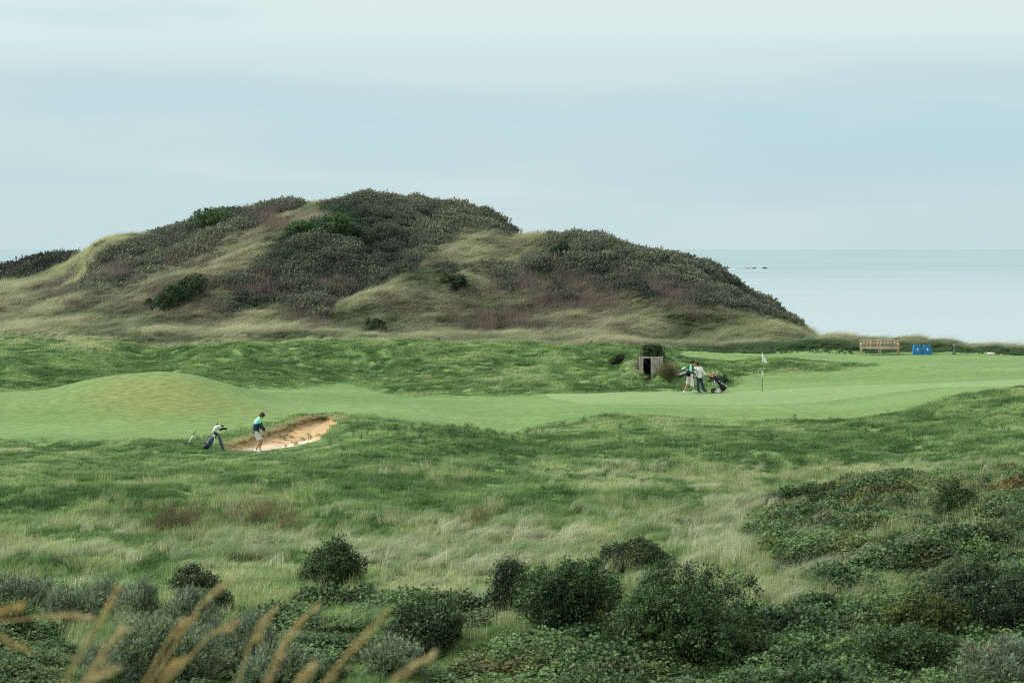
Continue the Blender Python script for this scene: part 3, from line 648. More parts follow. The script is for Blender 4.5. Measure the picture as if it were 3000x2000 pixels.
# --- brambles
x, y, u, r = field(26000, 42, 92, seed=4); v = vof(x, y); m2 = fbm(x, y, 2.6, 3, 8.); jt = (fbm(x, y, 2.0, 3, 61.) - 0.5) * 110; v0 = v; v = v + jt * 0.6; u = u + jt
inside = (inpoly(u, v, BRAM) & (m2 > 0.36)) | (inpoly(u, v, BRAM2) & (m2 > 0.38)) | inpoly(u, v, BRAM3) | (inpoly(u, v, BRAM4) & (m2 > 0.25))
pale_gap = blob([(2290, 1760, 70, 80, 1), (2400, 1580, 80, 50, 0.8), (2430, 1700, 60, 50, 0.7), (2180, 1560, 60, 50, 1)], u, v)
k = inside & (r.random(len(x)) > pale_gap * 0.8); x, y, u, v = x[k], y[k], u[k], v[k]; n = len(x); sm = fbm(x, y, 0.9, 3, 4.)
c = lerp(np.repeat(C3(0.034, 0.074, 0.028), n, 0), C3(0.125, 0.215, 0.078), 0.45 + (sm - 0.5) * 2.4)
c = lerp(c, C3(0.23, 0.125, 0.035), (blob(BRWN, u, v) * 1.0 + 0.10) * (fbm(x, y, 1.4, 2, 12.) > 0.58) * r.random(n) * 1.0)
c = lerp(c, C3(0.16, 0.19, 0.07), (r.random(n) - 0.9) * 6)
ht = (0.75 + 0.7 * r.random(n) + 3.4 * (fbm(x, y, 1.8, 2, 33.) - 0.5))
scatter('bramble_scrub', 'bramble', np.stack([x, y, h(x, y)], -1), np.stack([r.normal(0, .15, n), r.normal(0, .15, n), r.random(n) * 6.28], -1), np.stack([1.1 + 0 * ht, 1.1 + 0 * ht, np.clip(ht, 0.3, 1.9)], -1), c, 'low tangle of bramble leaves with rusty patches')

# --- weeds standing in the rough
x, y, u, r = field(16000, 60, 150, seed=5); k = rough_ok(x, y, u); x, y, u = x[k], y[k], u[k]; v = vof(x, y)
wz = blob([(1430, 1290, 190, 45, 0.9), (1250, 1275, 120, 22, 0.6), (1950, 1330, 220, 40, 0.45), (2300, 1350, 300, 40, 0.25), (1700, 1400, 350, 40, 0.2), (1700, 1050, 250, 25, 0.35), (1900, 1020, 80, 18, 0.9), (2090, 1115, 80, 28, 0.9), (1050, 1300, 160, 25, 0.35), (600, 1420, 500, 60, 0.06), (1600, 1400, 1200, 130, 0.03), (700, 1060, 700, 50, 0.04), (2750, 1300, 250, 50, 0.12), (1300, 1060, 250, 40, 0.12)], u, v)
k = r.random(len(x)) < wz * (fbm(x, y, 1.5, 3, 21.) > 0.45); x, y, u = x[k], y[k], u[k]; n = len(x)
c = lerp(np.repeat(C3(0.045, 0.095, 0.033), n, 0), C3(0.100, 0.18, 0.06), r.random(n)); s_ = 0.38 + 0.42 * r.random(n)
scatter('weeds', 'weed', np.stack([x, y, h(x, y)], -1), np.stack([0 * s_, 0.15 + 0 * s_, r.random(n) * 6.28], -1), np.stack([s_, s_, s_], -1), c, 'dark leafy weeds standing in the rough')

# --- thin seeding stalks through the rough
x, y, u, r = field(2200, 48, 88, seed=15); k = rough_ok(x, y, u) & (fbm(x, y, 4, 3, 51.) > 0.52) & ~((u > 560) & (u < 1060) & (y > 97) & (y < 112)); x, y, u = x[k], y[k], u[k]; n = len(x); s_ = 0.45 + 0.4 * r.random(n)
scatter('seed_stalks', 'twig', np.stack([x, y, h(x, y)], -1), np.stack([r.normal(0, .15, n), 0.25 + r.normal(0, .1, n), r.random(n) * 6.28], -1), np.stack([s_ * .8, s_ * .8, s_], -1), lerp(np.repeat(C3(0.20, 0.29, 0.10), n, 0), C3(0.40, 0.44, 0.24), r.random(n)), 'thin seeding grass stalks through the rough')
# --- vegetation of the big dune
HA = [(240, 880), (280, 790), (370, 720), (430, 690), (560, 630), (750, 585), (890, 570), (850, 625), (760, 672), (690, 718), (600, 765), (500, 800), (400, 845), (310, 900)]
HB = [(949, 610), (945, 666), (830, 708), (776, 743), (700, 808), (640, 850), (690, 880), (788, 890), (853, 915), (937, 960), (965, 946), (990, 892), (1102, 857), (1178, 804), (1255, 754), (1312, 708), (1370, 690), (1420, 700), (1470, 715), (1500, 700), (1490, 650), (1440, 580), (1236, 550), (1050, 540), (1000, 550)]
HC = [(1590, 726), (1660, 670), (1800, 670), (1960, 700), (2120, 760), (2260, 840), (2395, 985), (2250, 950), (2189, 935), (2080, 915), (1955, 890), (1875, 880), (1768, 855), (1680, 815), (1590, 775)]
def in_hill(u, v, y): return (y > 156) & (y < 206)
x, y, u, r = field(64000, 149, 207, seed=6)
v = vof(x, y); jit = (fbm(x, y, 3.5, 3, 15.) - 0.5) * 70
thick = ((inpoly(u + jit, v + jit * .6, HA) | inpoly(u + jit * .7, v + jit * .5, HB) | inpoly(u + jit * .6, v + jit * .5, HC)) & (y > 158))
g = np.where(u > 1940, y > 151.85, r.random(len(x)) < (y - 149.5) / 6.0)
seaside = (u > 2420); k = g & ~thick & (~seaside | (y < 167)); xg, yg, ug, vg = x[k], y[k], u[k], v[k]; n = len(xg); sm = fbm(xg, yg, 3.0, 4, 2.); bg_ = fbm(xg + yg, yg, 9, 3, 31.)
c = lerp(np.repeat(C3(0.105, 0.150, 0.070), n, 0), C3(0.395, 0.415, 0.260), 0.50 + (sm - 0.5) * 2.6)
c = lerp(c, C3(0.255, 0.225, 0.165), (bg_ - 0.50) * 2.2 + 0.75 * blob([(650, 790, 150, 60, 0.8), (300, 850, 120, 50, 0.6), (900, 640, 60, 40, 0.3), (1250, 900, 120, 30, 0.4)], ug, vg) - blob([(300, 740, 90, 60, 1), (100, 850, 150, 60, .8), (2100, 960, 250, 50, .8), (1300, 920, 150, 60, .3), (2700, 1010, 350, 30, 2)], ug, vg))
c = lerp(c, C3(0.36, 0.39, 0.20), blob([(280, 730, 70, 40, 0.9), (200, 800, 60, 30, 0.7), (1560, 725, 50, 20, 0.6), (2250, 960, 200, 50, 0.5)], ug, vg))  # paler grass; sunlight on the left-facing dune end is painted in here
c = lerp(c, C3(0.065, 0.125, 0.050), np.where((ug > 2000) & (yg < 157.0), 0.9, 0) + blob([(2650, 1025, 300, 12, 0.5)], ug, vg))
tx, ty = slope_tilt(xg, yg, 0.6); ro = rots(r, n, 0.16); ro[:, 0] += tx; ro[:, 1] += ty
sc = (0.6 + 0.5 * r.random(n)) * (0.45 + 1.1 * sm) * np.clip((yg - 147.5) / 10, 0.35, 1)
sc = np.where((ug > 1900) & (yg < 158), sc * np.clip((yg - 151.7) / np.where(ug > 2150, 1.8, 5.0), np.where(ug > 2150, .60, .25), 1), sc)
sc = np.where((ug > 2380) & (ug < 2790), sc * 0.85, sc); sc = np.where(ug > 2790, sc * 0.75, sc)
scatter('dune_grass', 'long', np.stack([xg, yg, h(xg, yg)], -1), ro, np.stack([sc * 1.7, sc * 1.7, sc], -1), c, 'dry wind-bent grass over the dune slopes')
# thicket
x, y, u, r = field(21000, 158, 207, seed=8); v = vof(x, y); jit = (fbm(x, y, 3.5, 3, 15.) - 0.5) * 70
k = inpoly(u + jit, v + jit * .6, HA) | inpoly(u + jit * .7, v + jit * .5, HB) | inpoly(u + jit * .6, v + jit * .5, HC) | ((r.random(len(x)) < 0.8 * blob([(1335, 840, 60, 40, 1), (1560, 790, 120, 40, .7), (1440, 800, 60, 30, .7), (1700, 840, 120, 40, .8), (650, 900, 60, 20, .6), (1210, 950, 90, 15, .5), (330, 800, 70, 40, .7), (560, 760, 90, 25, .5), (1850, 880, 150, 22, .7)], u, v)) & (fbm(x, y, 2.5, 3, 77.) > 0.44))
x, y, u, v = x[k], y[k], u[k], v[k]; n = len(x); sm = fbm(x, y, 2.2, 3, 3.); bg_ = fbm(x, y, 8, 3, 13.)
c = lerp(np.repeat(C3(0.032, 0.052, 0.037), n, 0), C3(0.160, 0.178, 0.124), 0.42 + (sm - 0.5) * 2.2 + (bg_ - 0.5) * 1.4)
gz = blob([(985, 665, 55, 38, 1.3), (870, 690, 60, 25, 0.9), (600, 650, 90, 30, 0.8), (690, 610, 60, 18, 0.5), (830, 770, 50, 15, 0.6)], u, v)
c = lerp(c, C3(0.045, 0.110, 0.050), gz)
sc = (0.5 + 0.5 * r.random(n) + 1.5 * (sm - 0.5)).clip(.45, 1.5)
scatter('thicket', 'thicket', np.stack([x, y, h(x, y) - 0.05 - 0.26 * sc], -1), np.stack([r.normal(0, .1, n), r.normal(0, .1, n), r.normal(0, 0.5, n)], -1), np.stack([sc, sc, sc * 1.0], -1), c, 'grey-green wind-clipped thorn thicket on the dune')
# bare twigs among it
x, y, u, r = field(34000, 158, 203, seed=9); v = vof(x, y)
tz = blob([(300, 850, 90, 45, .8), (180, 880, 60, 30, .5), (690, 880, 80, 45, .9), (900, 920, 90, 50, 1.), (990, 860, 50, 30, .5), (1780, 880, 200, 45, 1.), (1950, 890, 120, 25, .7), (1600, 860, 100, 50, .7), (1500, 960, 150, 25, .6), (620, 760, 120, 40, .5), (780, 660, 60, 30, .4), (1450, 860, 80, 30, .5), (2050, 930, 60, 15, .4), (450, 870, 120, 30, .5), (1300, 930, 160, 40, .5), (1150, 890, 60, 30, .5), (820, 930, 120, 40, .5)], u, v)
k = r.random(len(x)) < tz * (fbm(x, y, 3, 3, 44.) > 0.42); x, y, u, v = x[k], y[k], u[k], v[k]; n = len(x)
c = lerp(np.repeat(C3(0.110, 0.095, 0.078), n, 0), C3(0.24, 0.20, 0.17), r.random(n)); s_ = 0.7 + 0.7 * r.random(n)
scatter('bare_scrub', 'twig', np.stack([x, y, h(x, y)], -1), np.stack([r.normal(0, .1, n), r.normal(0, .1, n), r.random(n)], -1), np.stack([s_, s_, s_], -1), c, 'bare purplish twigs of leafless scrub on the dune')
# dark thicket on the dune far left behind
x, y, u, r = field(3000, 222, 275, u0=-900, u1=420, seed=10); k = h(x, y) > 9; x, y = x[k], y[k]; n = len(x); sm = fbm(x, y, 6, 3, 3.)
c = lerp(np.repeat(C3(0.030, 0.050, 0.036), n, 0), C3(0.105, 0.115, 0.080), 0.35 + (sm - 0.5) * 2.4); sc = 1.0 + 0.7 * r.random(n)
scatter('far_thicket', 'thicket', np.stack([x, y, h(x, y) - 0.2], -1), np.stack([r.normal(0, .1, n), r.normal(0, .1, n), r.normal(0, 0.5, n)], -1), np.stack([sc, sc, sc], -1), c, 'dark thicket covering the farther dune on the left')
# ------------------------------------------------------------------ single shrubs: each a thing with a crown of leaves and woody stems
M_bark = mat('bark', (0.10, 0.075, 0.055), 0.9, noise=0.4, nscale=30)
LM = {}
def lm(kind):
    if kind not in LM:
        base, tr, var, ro = {'haw': ((0.042, 0.088, 0.030), .25, .55, .5), 'dark': ((0.034, 0.068, 0.029), .22, .55, .5), 'olive': ((0.072, 0.112, 0.030), .3, .5, .5),
                         'grey': ((0.165, 0.225, 0.145), .2, .6, .6), 'gorse': ((0.038, 0.072, 0.028), .15, .5, .7), 'green': ((0.062, 0.125, 0.045), .3, .5, .5),
                         'rust': ((0.125, 0.118, 0.055), .3, .5, .6), 'tuss': ((0.210, 0.205, 0.105), .3, .55, .7)}[kind]
        LM[kind] = leaf_mat('leaves_' + kind, base, trans=tr, var=var, rough=ro, inst=False)
    return LM[kind]
def shrub(name, label, cat, us, vs, kind='haw', seed=1, leaf=0.055, asp=0.62, dens=1.0, nl=26, group=None, shoots=False, loc=None, size=None, rz=0.0, tilt=None, lobe=0.36, berries=None, ymin=40, tips=None, lean=0.12):
    r = np.random.default_rng(seed + 500)
    if loc is None:
        uc = (us[0] + us[1]) / 2; b = spot(uc, vs[1] - 4, ymin); Y = b.y
        Wd = (us[1] - us[0]) / F * Y; Hh = (vs[1] - vs[0]) / F * Y; Y += 0.30 * Wd; loc = at(uc, Y, -0.05); Hh = EYE - (vs[0] - VH) * loc.y / F - loc.z; Hh = max(Hh, 0.25 * Wd) + (0.10 if ymin > 140 else 0.0); rx, ry, rz_ = Wd * .54, Wd * .54, Hh * 1.02
    else: rx, ry, rz_ = size
    n = int(min(60000, 1.35 * dens * 2 * math.pi * (rx * ry + rz_ * rx) * 0.75 / (leaf * leaf * asp * 0.5) * 1.25))
    if shoots:
        m = 9; ns = max(60, n // m); Pc, oc, li, cb = clumped(ns, nl, seed, lobe, cr=min(.2, .10 / rx), per=9); ns = len(Pc)
        sc = np.array([[rx, ry, rz_]]); Pw = Pc * sc
        sd = oc * 0.55 + np.array([[0.2, 0, 0.8]]) + 0.4 * unit(r, ns); sd /= np.linalg.norm(sd, axis=1, keepdims=True)
        t = np.linspace(0, 1, m); P = (Pw[:, None, :] + sd[:, None, :] * (t * leaf * 3.2)[None, :, None]).reshape(-1, 3)
        D = (sd[:, None, :] * 0.9 + 0.75 * unit(r, ns * m).reshape(ns, m, 3)).reshape(-1, 3); N = unit(r, ns * m); li = np.repeat(li, m)
    else:
        P, o, li, cb = clumped(n, nl, seed, lobe, cr=min(.2, max(.07, 0.13 / rx))); P = P * np.array([[rx, ry, rz_]])
        P += 0.03 * unit(r, len(P))
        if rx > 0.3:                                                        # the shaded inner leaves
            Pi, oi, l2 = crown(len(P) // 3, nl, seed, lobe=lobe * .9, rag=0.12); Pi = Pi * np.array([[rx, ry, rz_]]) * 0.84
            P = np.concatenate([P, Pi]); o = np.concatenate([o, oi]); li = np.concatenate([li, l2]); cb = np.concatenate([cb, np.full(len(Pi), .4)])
        D = o * 0.6 + 0.9 * unit(r, len(P)); N = o + 0.7 * unit(r, len(P)) + np.array([[0, 0, 0.4]])
    P[:, 0] += lean * np.maximum(P[:, 2], 0)
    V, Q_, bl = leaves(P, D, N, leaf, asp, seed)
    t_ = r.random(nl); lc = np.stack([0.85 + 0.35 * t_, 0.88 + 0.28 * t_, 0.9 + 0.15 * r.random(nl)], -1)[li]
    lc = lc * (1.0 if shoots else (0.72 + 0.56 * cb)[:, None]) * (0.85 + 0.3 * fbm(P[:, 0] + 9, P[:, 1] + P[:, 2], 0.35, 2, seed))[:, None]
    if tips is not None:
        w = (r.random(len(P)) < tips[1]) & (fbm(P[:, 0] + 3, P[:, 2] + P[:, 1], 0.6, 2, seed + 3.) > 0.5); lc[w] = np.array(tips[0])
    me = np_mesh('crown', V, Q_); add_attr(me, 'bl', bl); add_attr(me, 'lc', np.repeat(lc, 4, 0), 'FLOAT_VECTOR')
    root = empty(name, loc, rz); tag(root, label, cat, group)
    if tilt is not None: root.rotation_euler = tilt
    o = link('crown', me, root, (lm(kind),))
    mb = MB(); k = 7 if rx > 0.5 else 4
    for i in range(k):
        a = 6.283 * i / k + r.random() * 0.7; e = Vector((math.cos(a) * rx * 0.48 + lean * rz_ * .5, math.sin(a) * ry * 0.48, rz_ * (0.5 + 0.22 * r.random())))
        q = 0.022 * max(rx, 0.5)
        mb.tube([(0.05 * math.cos(a), 0.05 * math.sin(a), -0.12), e * 0.35 + Vector((0, 0, 0.1 * rz_)), e * 0.7, e], [q * 1.6, q * 1.2, q * 0.8, q * 0.3], n=6)
    mb.build('stem', M_bark, root)
    if berries:
        mb = MB()
        for i in r.choice(len(P), 60, replace=False):
            if P[i, 2] > 0.35 * rz_: mb.ball(P[i] * 1.03, 0.014, seg=6, rings=5); mb.ball(P[i] * 1.02 + np.array([0.02, 0, 0.02]), 0.012, seg=6, rings=5)
        tag(mb.build('berries', mat('orange_berry', (0.50, 0.10, 0.03), 0.4), root), kind='stuff')
    return root
G = 'dark green shrubs in the foreground'
shrub('hawthorn_shrub', 'rounded dark green shrub standing alone in pale grass left of centre', 'shrub', (868, 1072), (1578, 1726), 'haw', 1, nl=40, lobe=.32, group=G)
shrub('hawthorn_shrub', 'small flat-topped dark shrub with rusty tips among grass on the left', 'shrub', (488, 645), (1658, 1748), 'dark', 2, nl=14, group=G, tips=((1.9, 1.0, 0.6), 0.4), lobe=0.42)
shrub('hawthorn_shrub', 'small dark shrub just behind the grey-leaved bushes, below the flat-topped one', 'shrub', (575, 678), (1725, 1815), 'dark', 3, nl=14, group=G)
shrub('hawthorn_shrub', 'narrow dark shrub against the left side of the wide central shrub', 'shrub', (1395, 1560), (1645, 1825), 'dark', 4, nl=18, group=G)
shrub('hawthorn_shrub', 'wide dark shrub in the centre of the foreground, between two others', 'shrub', (1500, 1835), (1648, 1880), 'haw', 5, nl=34, group=G)
shrub('hawthorn_shrub', 'low spreading brownish-topped shrub behind the central shrubs in pale grass', 'shrub', (1735, 1985), (1585, 1690), 'dark', 6, nl=22, group=G, tips=((2.0, 1.1, 0.5), 0.35))
shrub('hawthorn_shrub', 'largest rounded dark green shrub, right of centre at the front', 'shrub', (1770, 2275), (1665, 1965), 'haw', 7, nl=52, lobe=0.30, group=G, tips=((1.6, 1.5, 0.9), 0.12))
shrub('hawthorn_shrub', 'dark shrub with ragged brown top, nearest the blurred grass head at the front', 'shrub', (1120, 1365), (1765, 1945), 'dark', 8, nl=26, group=G, tips=((2.1, 1.3, 0.6), 0.22))
shrub('hawthorn_shrub', 'yellowish green shrub at the lower right in front of a darker one', 'shrub', (2570, 2840), (1735, 1925), 'olive', 9, nl=26, group=G)
shrub('hawthorn_shrub', 'broad dark shrub near the right edge behind the yellowish green one', 'shrub', (2640, 3060), (1665, 1880), 'dark', 10, nl=40, group=G)
shrub('hawthorn_shrub', 'low dark shrub at the bottom edge, left of the yellowish green one', 'shrub', (2430, 2760), (1845, 2010), 'haw', 11, nl=30, group=G)
shrub('hawthorn_shrub', 'dark rounded shrub rising from the bramble slope, with a yellowish side', 'shrub', (2720, 2870), (1410, 1525), 'haw', 12, nl=16, group=G, tips=((2.0, 1.4, 0.5), 0.3))
shrub('hawthorn_shrub', 'dark leafy shrub cut by the left edge of the picture', 'shrub', (-110, 90), (1775, 1910), 'haw', 13, nl=20, group=G)
G2 = 'grey-leaved thorn bushes at the front'
gl = [((-70, 150), (1708, 1815), 'grey-leaved bush cut by the left edge of the picture', 1), ((115, 270), (1742, 1850), 'pale grey low bush beside the bush at the left edge', 2),
      ((228, 345), (1712, 1815), 'small dark grey bush behind the tall blurred grass head', 3), ((325, 470), (1725, 1850), 'grey-leaved bush just right of the tall blurred grass head', 4),
      ((458, 650), (1750, 1880), 'rounded grey-leaved bush in front of the small dark shrubs', 5), ((560, 800), (1825, 1960), 'grey bush beside the bramble, second from the front', 6),
      ((230, 640), (1835, 2040), 'largest grey-leaved bush, at the bottom edge on the left', 7), ((680, 930), (1910, 2040), 'low grey-leaved bush at the bottom edge among blurred grass heads', 8),
      ((1050, 1260), (1895, 2020), 'grey-leaved bush at the bottom edge under the brown-topped shrub', 9)]
for us, vs, lb, sd in gl: shrub('thorn_bush', lb, 'bush', us, vs, 'grey', 30 + sd, leaf=0.078, asp=0.25, dens=0.8, nl=24, group=G2, shoots=True, lobe=0.33)
shrub('thorn_bush', 'grey bush with orange berries in the bottom right corner', 'bush', (2790, 3090), (1905, 2050), 'grey', 44, leaf=0.078, asp=0.25, dens=0.8, nl=24, group=G2, shoots=True, berries=True)
# brown tussocks in the rough
G3 = 'brown tussocks in the rough'
shrub('tussock', 'dark rust-brown tussock in the rough below the golf bag', 'tussock', (415, 545), (1512, 1580), 'rust', 51, leaf=0.15, asp=0.07, dens=0.42, nl=16, group=G3, shoots=True, lean=0.6)
shrub('tussock', 'straw-topped tussock in the rough below the golfer', 'tussock', (640, 770), (1510, 1565), 'tuss', 52, leaf=0.15, asp=0.07, dens=0.42, nl=16, group=G3, shoots=True, lean=0.6)
shrub('tussock', 'low dark tussock just right of the straw-topped one', 'tussock', (770, 840), (1530, 1572), 'tuss', 53, leaf=0.15, asp=0.07, dens=0.42, nl=16, group=G3, shoots=True, lean=0.6)
shrub('tussock', 'small orange-brown tussock in pale grass above the lone round shrub', 'tussock', (1340, 1410), (1530, 1565), 'rust', 54, leaf=0.15, asp=0.07, dens=0.42, nl=16, group=G3, shoots=True, lean=0.6)
# bushes on the dune
def hill_bush(label, us, vs, kind, seed, **k):
    return shrub('dune_bush', label, 'bush', us, vs, kind, seed, leaf=k.pop('leaf', 0.10), asp=0.45, dens=k.pop('dens', 0.9), nl=k.pop('nl', 16), group='single bushes on the dunes', ymin=155, **k)
a_, b_ = spot(470, 940, 156), spot(592, 858, 156); dv = b_ - a_
gb = hill_bush('long dark oval bush lying slantwise on the lower left dune slope', None, None, 'gorse', 61, loc=(a_ + b_) / 2 + Vector((0, 0, 0.25)), size=(dv.length * 0.60, 1.2, 1.5), leaf=0.11, nl=44, lobe=0.30, lean=0.0,
               tilt=(0, -math.asin(dv.z / dv.length), math.atan2(dv.y, dv.x)))
hill_bush('dark green rounded bush at the foot of the dune, behind the grassy bank', (1046, 1142), (940, 996), 'gorse', 62)
hill_bush('bright green bush near the top of the dune thicket', (940, 1030), (633, 712), 'green', 63, nl=20)
hill_bush('green bush on the thicket edge, left of the bright green one', (828, 915), (652, 708), 'green', 64)
hill_bush('small dark bush left of the long oval bush', (415, 452), (880, 918), 'dark', 65)
hill_bush('dark bush at the left edge of the picture, at the dune foot', (-30, 22), (950, 978), 'gorse', 66)
hill_bush('dark grey-green bush on the grassy saddle slope', (1285, 1375), (808, 872), 'dark', 67)
hill_bush('small dark bush in brown grass, low on the middle slope', (1185, 1225), (935, 960), 'dark', 68)
hill_bush('green-grey bush on the crest of the right dune', (1600, 1665), (712, 775), 'dark', 69)
hill_bush('dark green bush in the thicket on the upper left dune', (560, 700), (618, 690), 'green', 70)
shrub('dune_bush', 'small dark bush on the skyline beyond the right edge of the upper tee', 'bush', (2924, 2958), (1026, 1040), 'dark', 71, leaf=0.07, nl=9, group='single bushes on the dunes', ymin=150)
shrub('dune_bush', 'dark round bush sticking up from the farther dune on the left', 'bush', None, None, 'dark', 72, leaf=0.16, nl=18, group='single bushes on the dunes', loc=at(245, 258, 0.0), size=(1.4, 1.4, 1.5))
# spiky plant near the top of the dune
def spiky():
    p = spot(634, 662, 160); root = empty('yucca_plant', p); tag(root, 'spiky rosette plant among bushes on the upper left dune', 'plant')
    r = np.random.default_rng(3); n = 70; V = []; T = []
    for i in range(n):
        a = r.random() * 6.283; e = 0.15 + 1.2 * r.random(); d = np.array([math.cos(a) * math.cos(e), math.sin(a) * math.cos(e), math.sin(e)]); s_ = np.array([-math.sin(a), math.cos(a), 0]) * 0.03
        b = np.array([0, 0, 0.35]); L = 0.8 + 0.3 * r.random(); k = len(V)
        V += [b - s_, b + s_, b + d * L * .6 + s_, b + d * L * .6 - s_, b + d * L - np.array([0, 0, 0.08])]; T += [[k, k + 1, k + 2], [k, k + 2, k + 3], [k + 3, k + 2, k + 4]]
    link('leaf_rosette', np_mesh('leaf_rosette', np.array(V), np.array(T)), root, (mat('yucca_leaf', (0.055, 0.11, 0.06), 0.5),))
    MB().tube([(0, 0, -0.2), (0.02, 0, 0.2), (0, 0, 0.45)], [0.09, 0.08, 0.06], n=8).build('trunk', M_bark, root)
spiky()

# ------------------------------------------------------------------ tall dry grass heads close to the path
M_plume = leaf_mat('dry_plume', (0.44, 0.31, 0.13), trans=0.35, var=0.4, rough=0.8, inst=False)
M_plume2 = leaf_mat('pale_plume', (0.46, 0.37, 0.20), trans=0.35, var=0.4, rough=0.8, inst=False)
M_stalk = mat('dry_stalk', (0.34, 0.24, 0.10), 0.8)
def panicle(label, pts, Y, wid=0.022, m=None, seed=0, n=420, foot=None):
    """pts: photo positions down the plume axis, tip first"""
    r = np.random.default_rng(900 + seed)
    ax = [Vector(((u - 1500) / F * Y, Y, EYE - (v - VH) / F * Y)) for u, v in pts]
    lo, pr = ax[-1], ax[-2]; dn = (lo - pr).normalized(); gx_ = lo.x + dn.x * 0.45; g = Vector((gx_, Y, float(h(gx_, Y)) - 0.05))
    root = empty('tall_grass', g); tag(root, label, 'grass', 'tall dry grass heads close to the camera')
    A = np.array([p - g for p in ax]); seg = np.r_[0, np.cumsum(np.linalg.norm(np.diff(A, axis=0), axis=1))]
    t = r.random(n) ** 0.85 * seg[-1]; P = np.stack([np.interp(t, seg, A[:, k]) for k in range(3)], -1)
    up = (A[0] - A[-1]) / np.linalg.norm(A[0] - A[-1]); prof = np.sin(np.clip(t / seg[-1], 0.05, 0.97) * np.pi) ** 0.6
    off = unit(r, n); off -= (off @ up)[:, None] * up; P = P + off * (0.62 * wid * prof * r.random(n) ** 1.4)[:, None]
    D = up[None] * 1.0 + off * 0.35 + np.array([[0.25, 0, -0.05]]) + 0.15 * unit(r, n)
    V, Q_, bl = leaves(P, D, unit(r, n), 0.032, 0.11, seed); me = np_mesh('plume', V, Q_); add_attr(me, 'bl', bl); add_attr(me, 'lc', np.ones((len(V), 3)), 'FLOAT_VECTOR')
    link('plume', me, root, (m or M_plume,))
    st = [Vector(A[0])] + [Vector(a) for a in A[1:]]; e = Vector(A[-1]); st += [e + Vector((dn.x * 0.2, 0, dn.z * 0.35)), Vector((e.x + dn.x * .38, 0, e.z * 0.45)), Vector((0, 0, 0))]
    MB().tube(st[::-1], [0.0035] * 3 + [0.0028] * (len(st) - 4) + [0.0015], n=6).build('stem', M_stalk, root)
    V, T, bl = blades(9, 0.03, 0.3, 0.75, 0.003, 0.5, 0.6, seed + 300); me = np_mesh('leaf_blade', V, T); add_attr(me, 'bl', bl); add_attr(me, 'lc', np.ones((len(V), 3)), 'FLOAT_VECTOR')
    link('leaf_blade', me, root, (M_plume2,))
    return root
PN = [('tallest orange-brown grass head, blurred, leaning right on the left side', [(352, 1712), (310, 1790), (262, 1870), (215, 1950), (165, 2040)], 5.6, .025, None),
      ('short blurred grass head in front of the flat-topped dark shrub', [(672, 1690), (630, 1735), (585, 1775)], 6.6, .020, M_plume2),
      ('small brown blurred grass head over the rounded grey bush', [(556, 1815), (525, 1840), (495, 1870)], 6.4, .020, None),
      ('blurred pale brown grass head bent low to the right over the bramble', [(705, 1826), (660, 1832), (615, 1860)], 6.2, .021, None),
      ('upright yellow-brown blurred grass head, third from the right', [(798, 1788), (765, 1830), (733, 1888)], 6.5, .020, None),
      ('long blurred grass head reaching down to the bottom edge near the bramble', [(925, 1775), (880, 1820), (845, 1868), (812, 1920), (770, 2010)], 6.0, .019, None),
      ('bold orange-brown blurred grass head leaning right below the centre', [(1128, 1805), (1075, 1850), (1025, 1905), (965, 1980), (940, 2020)], 5.4, .022, None),
      ('blurred pinkish grass head at the bottom edge, rightmost of the row', [(1250, 1928), (1205, 1950), (1160, 1985), (1130, 2020)], 5.6, .022, M_plume2),
      ('blurred brown grass head at the left edge, higher of two', [(48, 1778), (10, 1788), (-30, 1805)], 6.0, .018, None),
      ('blurred brown grass head at the left edge, lower of two', [(82, 1905), (30, 1885), (-25, 1850)], 5.6, .020, None),
      ('pale blurred grass head blown flat beside the tallest one', [(262, 1812), (200, 1800), (130, 1805)], 6.4, .019, M_plume2),
      ('pinkish blurred grass head low on the left, by the bottom edge', [(330, 1960), (285, 1970), (230, 2010)], 5.4, .022, M_plume2),
      ('small blurred brown grass head over the largest grey bush', [(512, 1945), (490, 1965), (470, 1995)], 5.6, .020, None),
      ('broad tan blurred grass head beside the tallest one', [(372, 1840), (330, 1875), (285, 1930), (250, 1985)], 5.8, .026, M_plume2),
      ('small pale blurred grass head at the bottom edge between two long ones', [(905, 1965), (880, 1985), (850, 2020)], 5.6, .020, M_plume2)]
for i, (lb, pts, Y, w, m_) in enumerate(PN): panicle(lb, pts, Y, w, m_, i, n=int((24 + 40 * w * 10) * (0.8 + 0.5 * ((i * 7) % 3))))
# ------------------------------------------------------------------ people (local axes: +x is the photo's right, +y away from the camera)
M_skin = mat('skin', (0.50, 0.26, 0.16), 0.55, noise=0.08); M_skin2 = mat('tanned_skin', (0.42, 0.22, 0.10), 0.55, noise=0.08)
M_hair = mat('dark_hair', (0.022, 0.015, 0.012), 0.6, noise=0.3, nscale=60); M_brown = mat('brown_hair', (0.055, 0.032, 0.020), 0.6, noise=0.3, nscale=60)
M_teal = mat('mint_cloth', (0.28, 0.76, 0.58), 0.85, noise=0.08); M_navy = mat('navy_cloth', (0.022, 0.038, 0.085), 0.85, noise=0.15)
M_black = mat('black_cloth', (0.016, 0.018, 0.022), 0.8, noise=0.2); M_white = mat('white_cloth', (0.78, 0.78, 0.78), 0.85, noise=0.04)
M_stone = mat('stone_cloth', (0.60, 0.57, 0.53), 0.85, noise=0.05); M_slate = mat('slate_trousers', (0.030, 0.052, 0.075), 0.85, noise=0.15)
M_shoe = mat('white_leather', (0.75, 0.74, 0.72), 0.5); M_dshoe = mat('black_leather', (0.02, 0.022, 0.025), 0.45); M_eye = mat('eye', (0.03, 0.02, 0.02), 0.2)
M_sole = mat('pale_sole', (0.7, 0.7, 0.68), 0.6)
def V3(*a): return Vector(a)
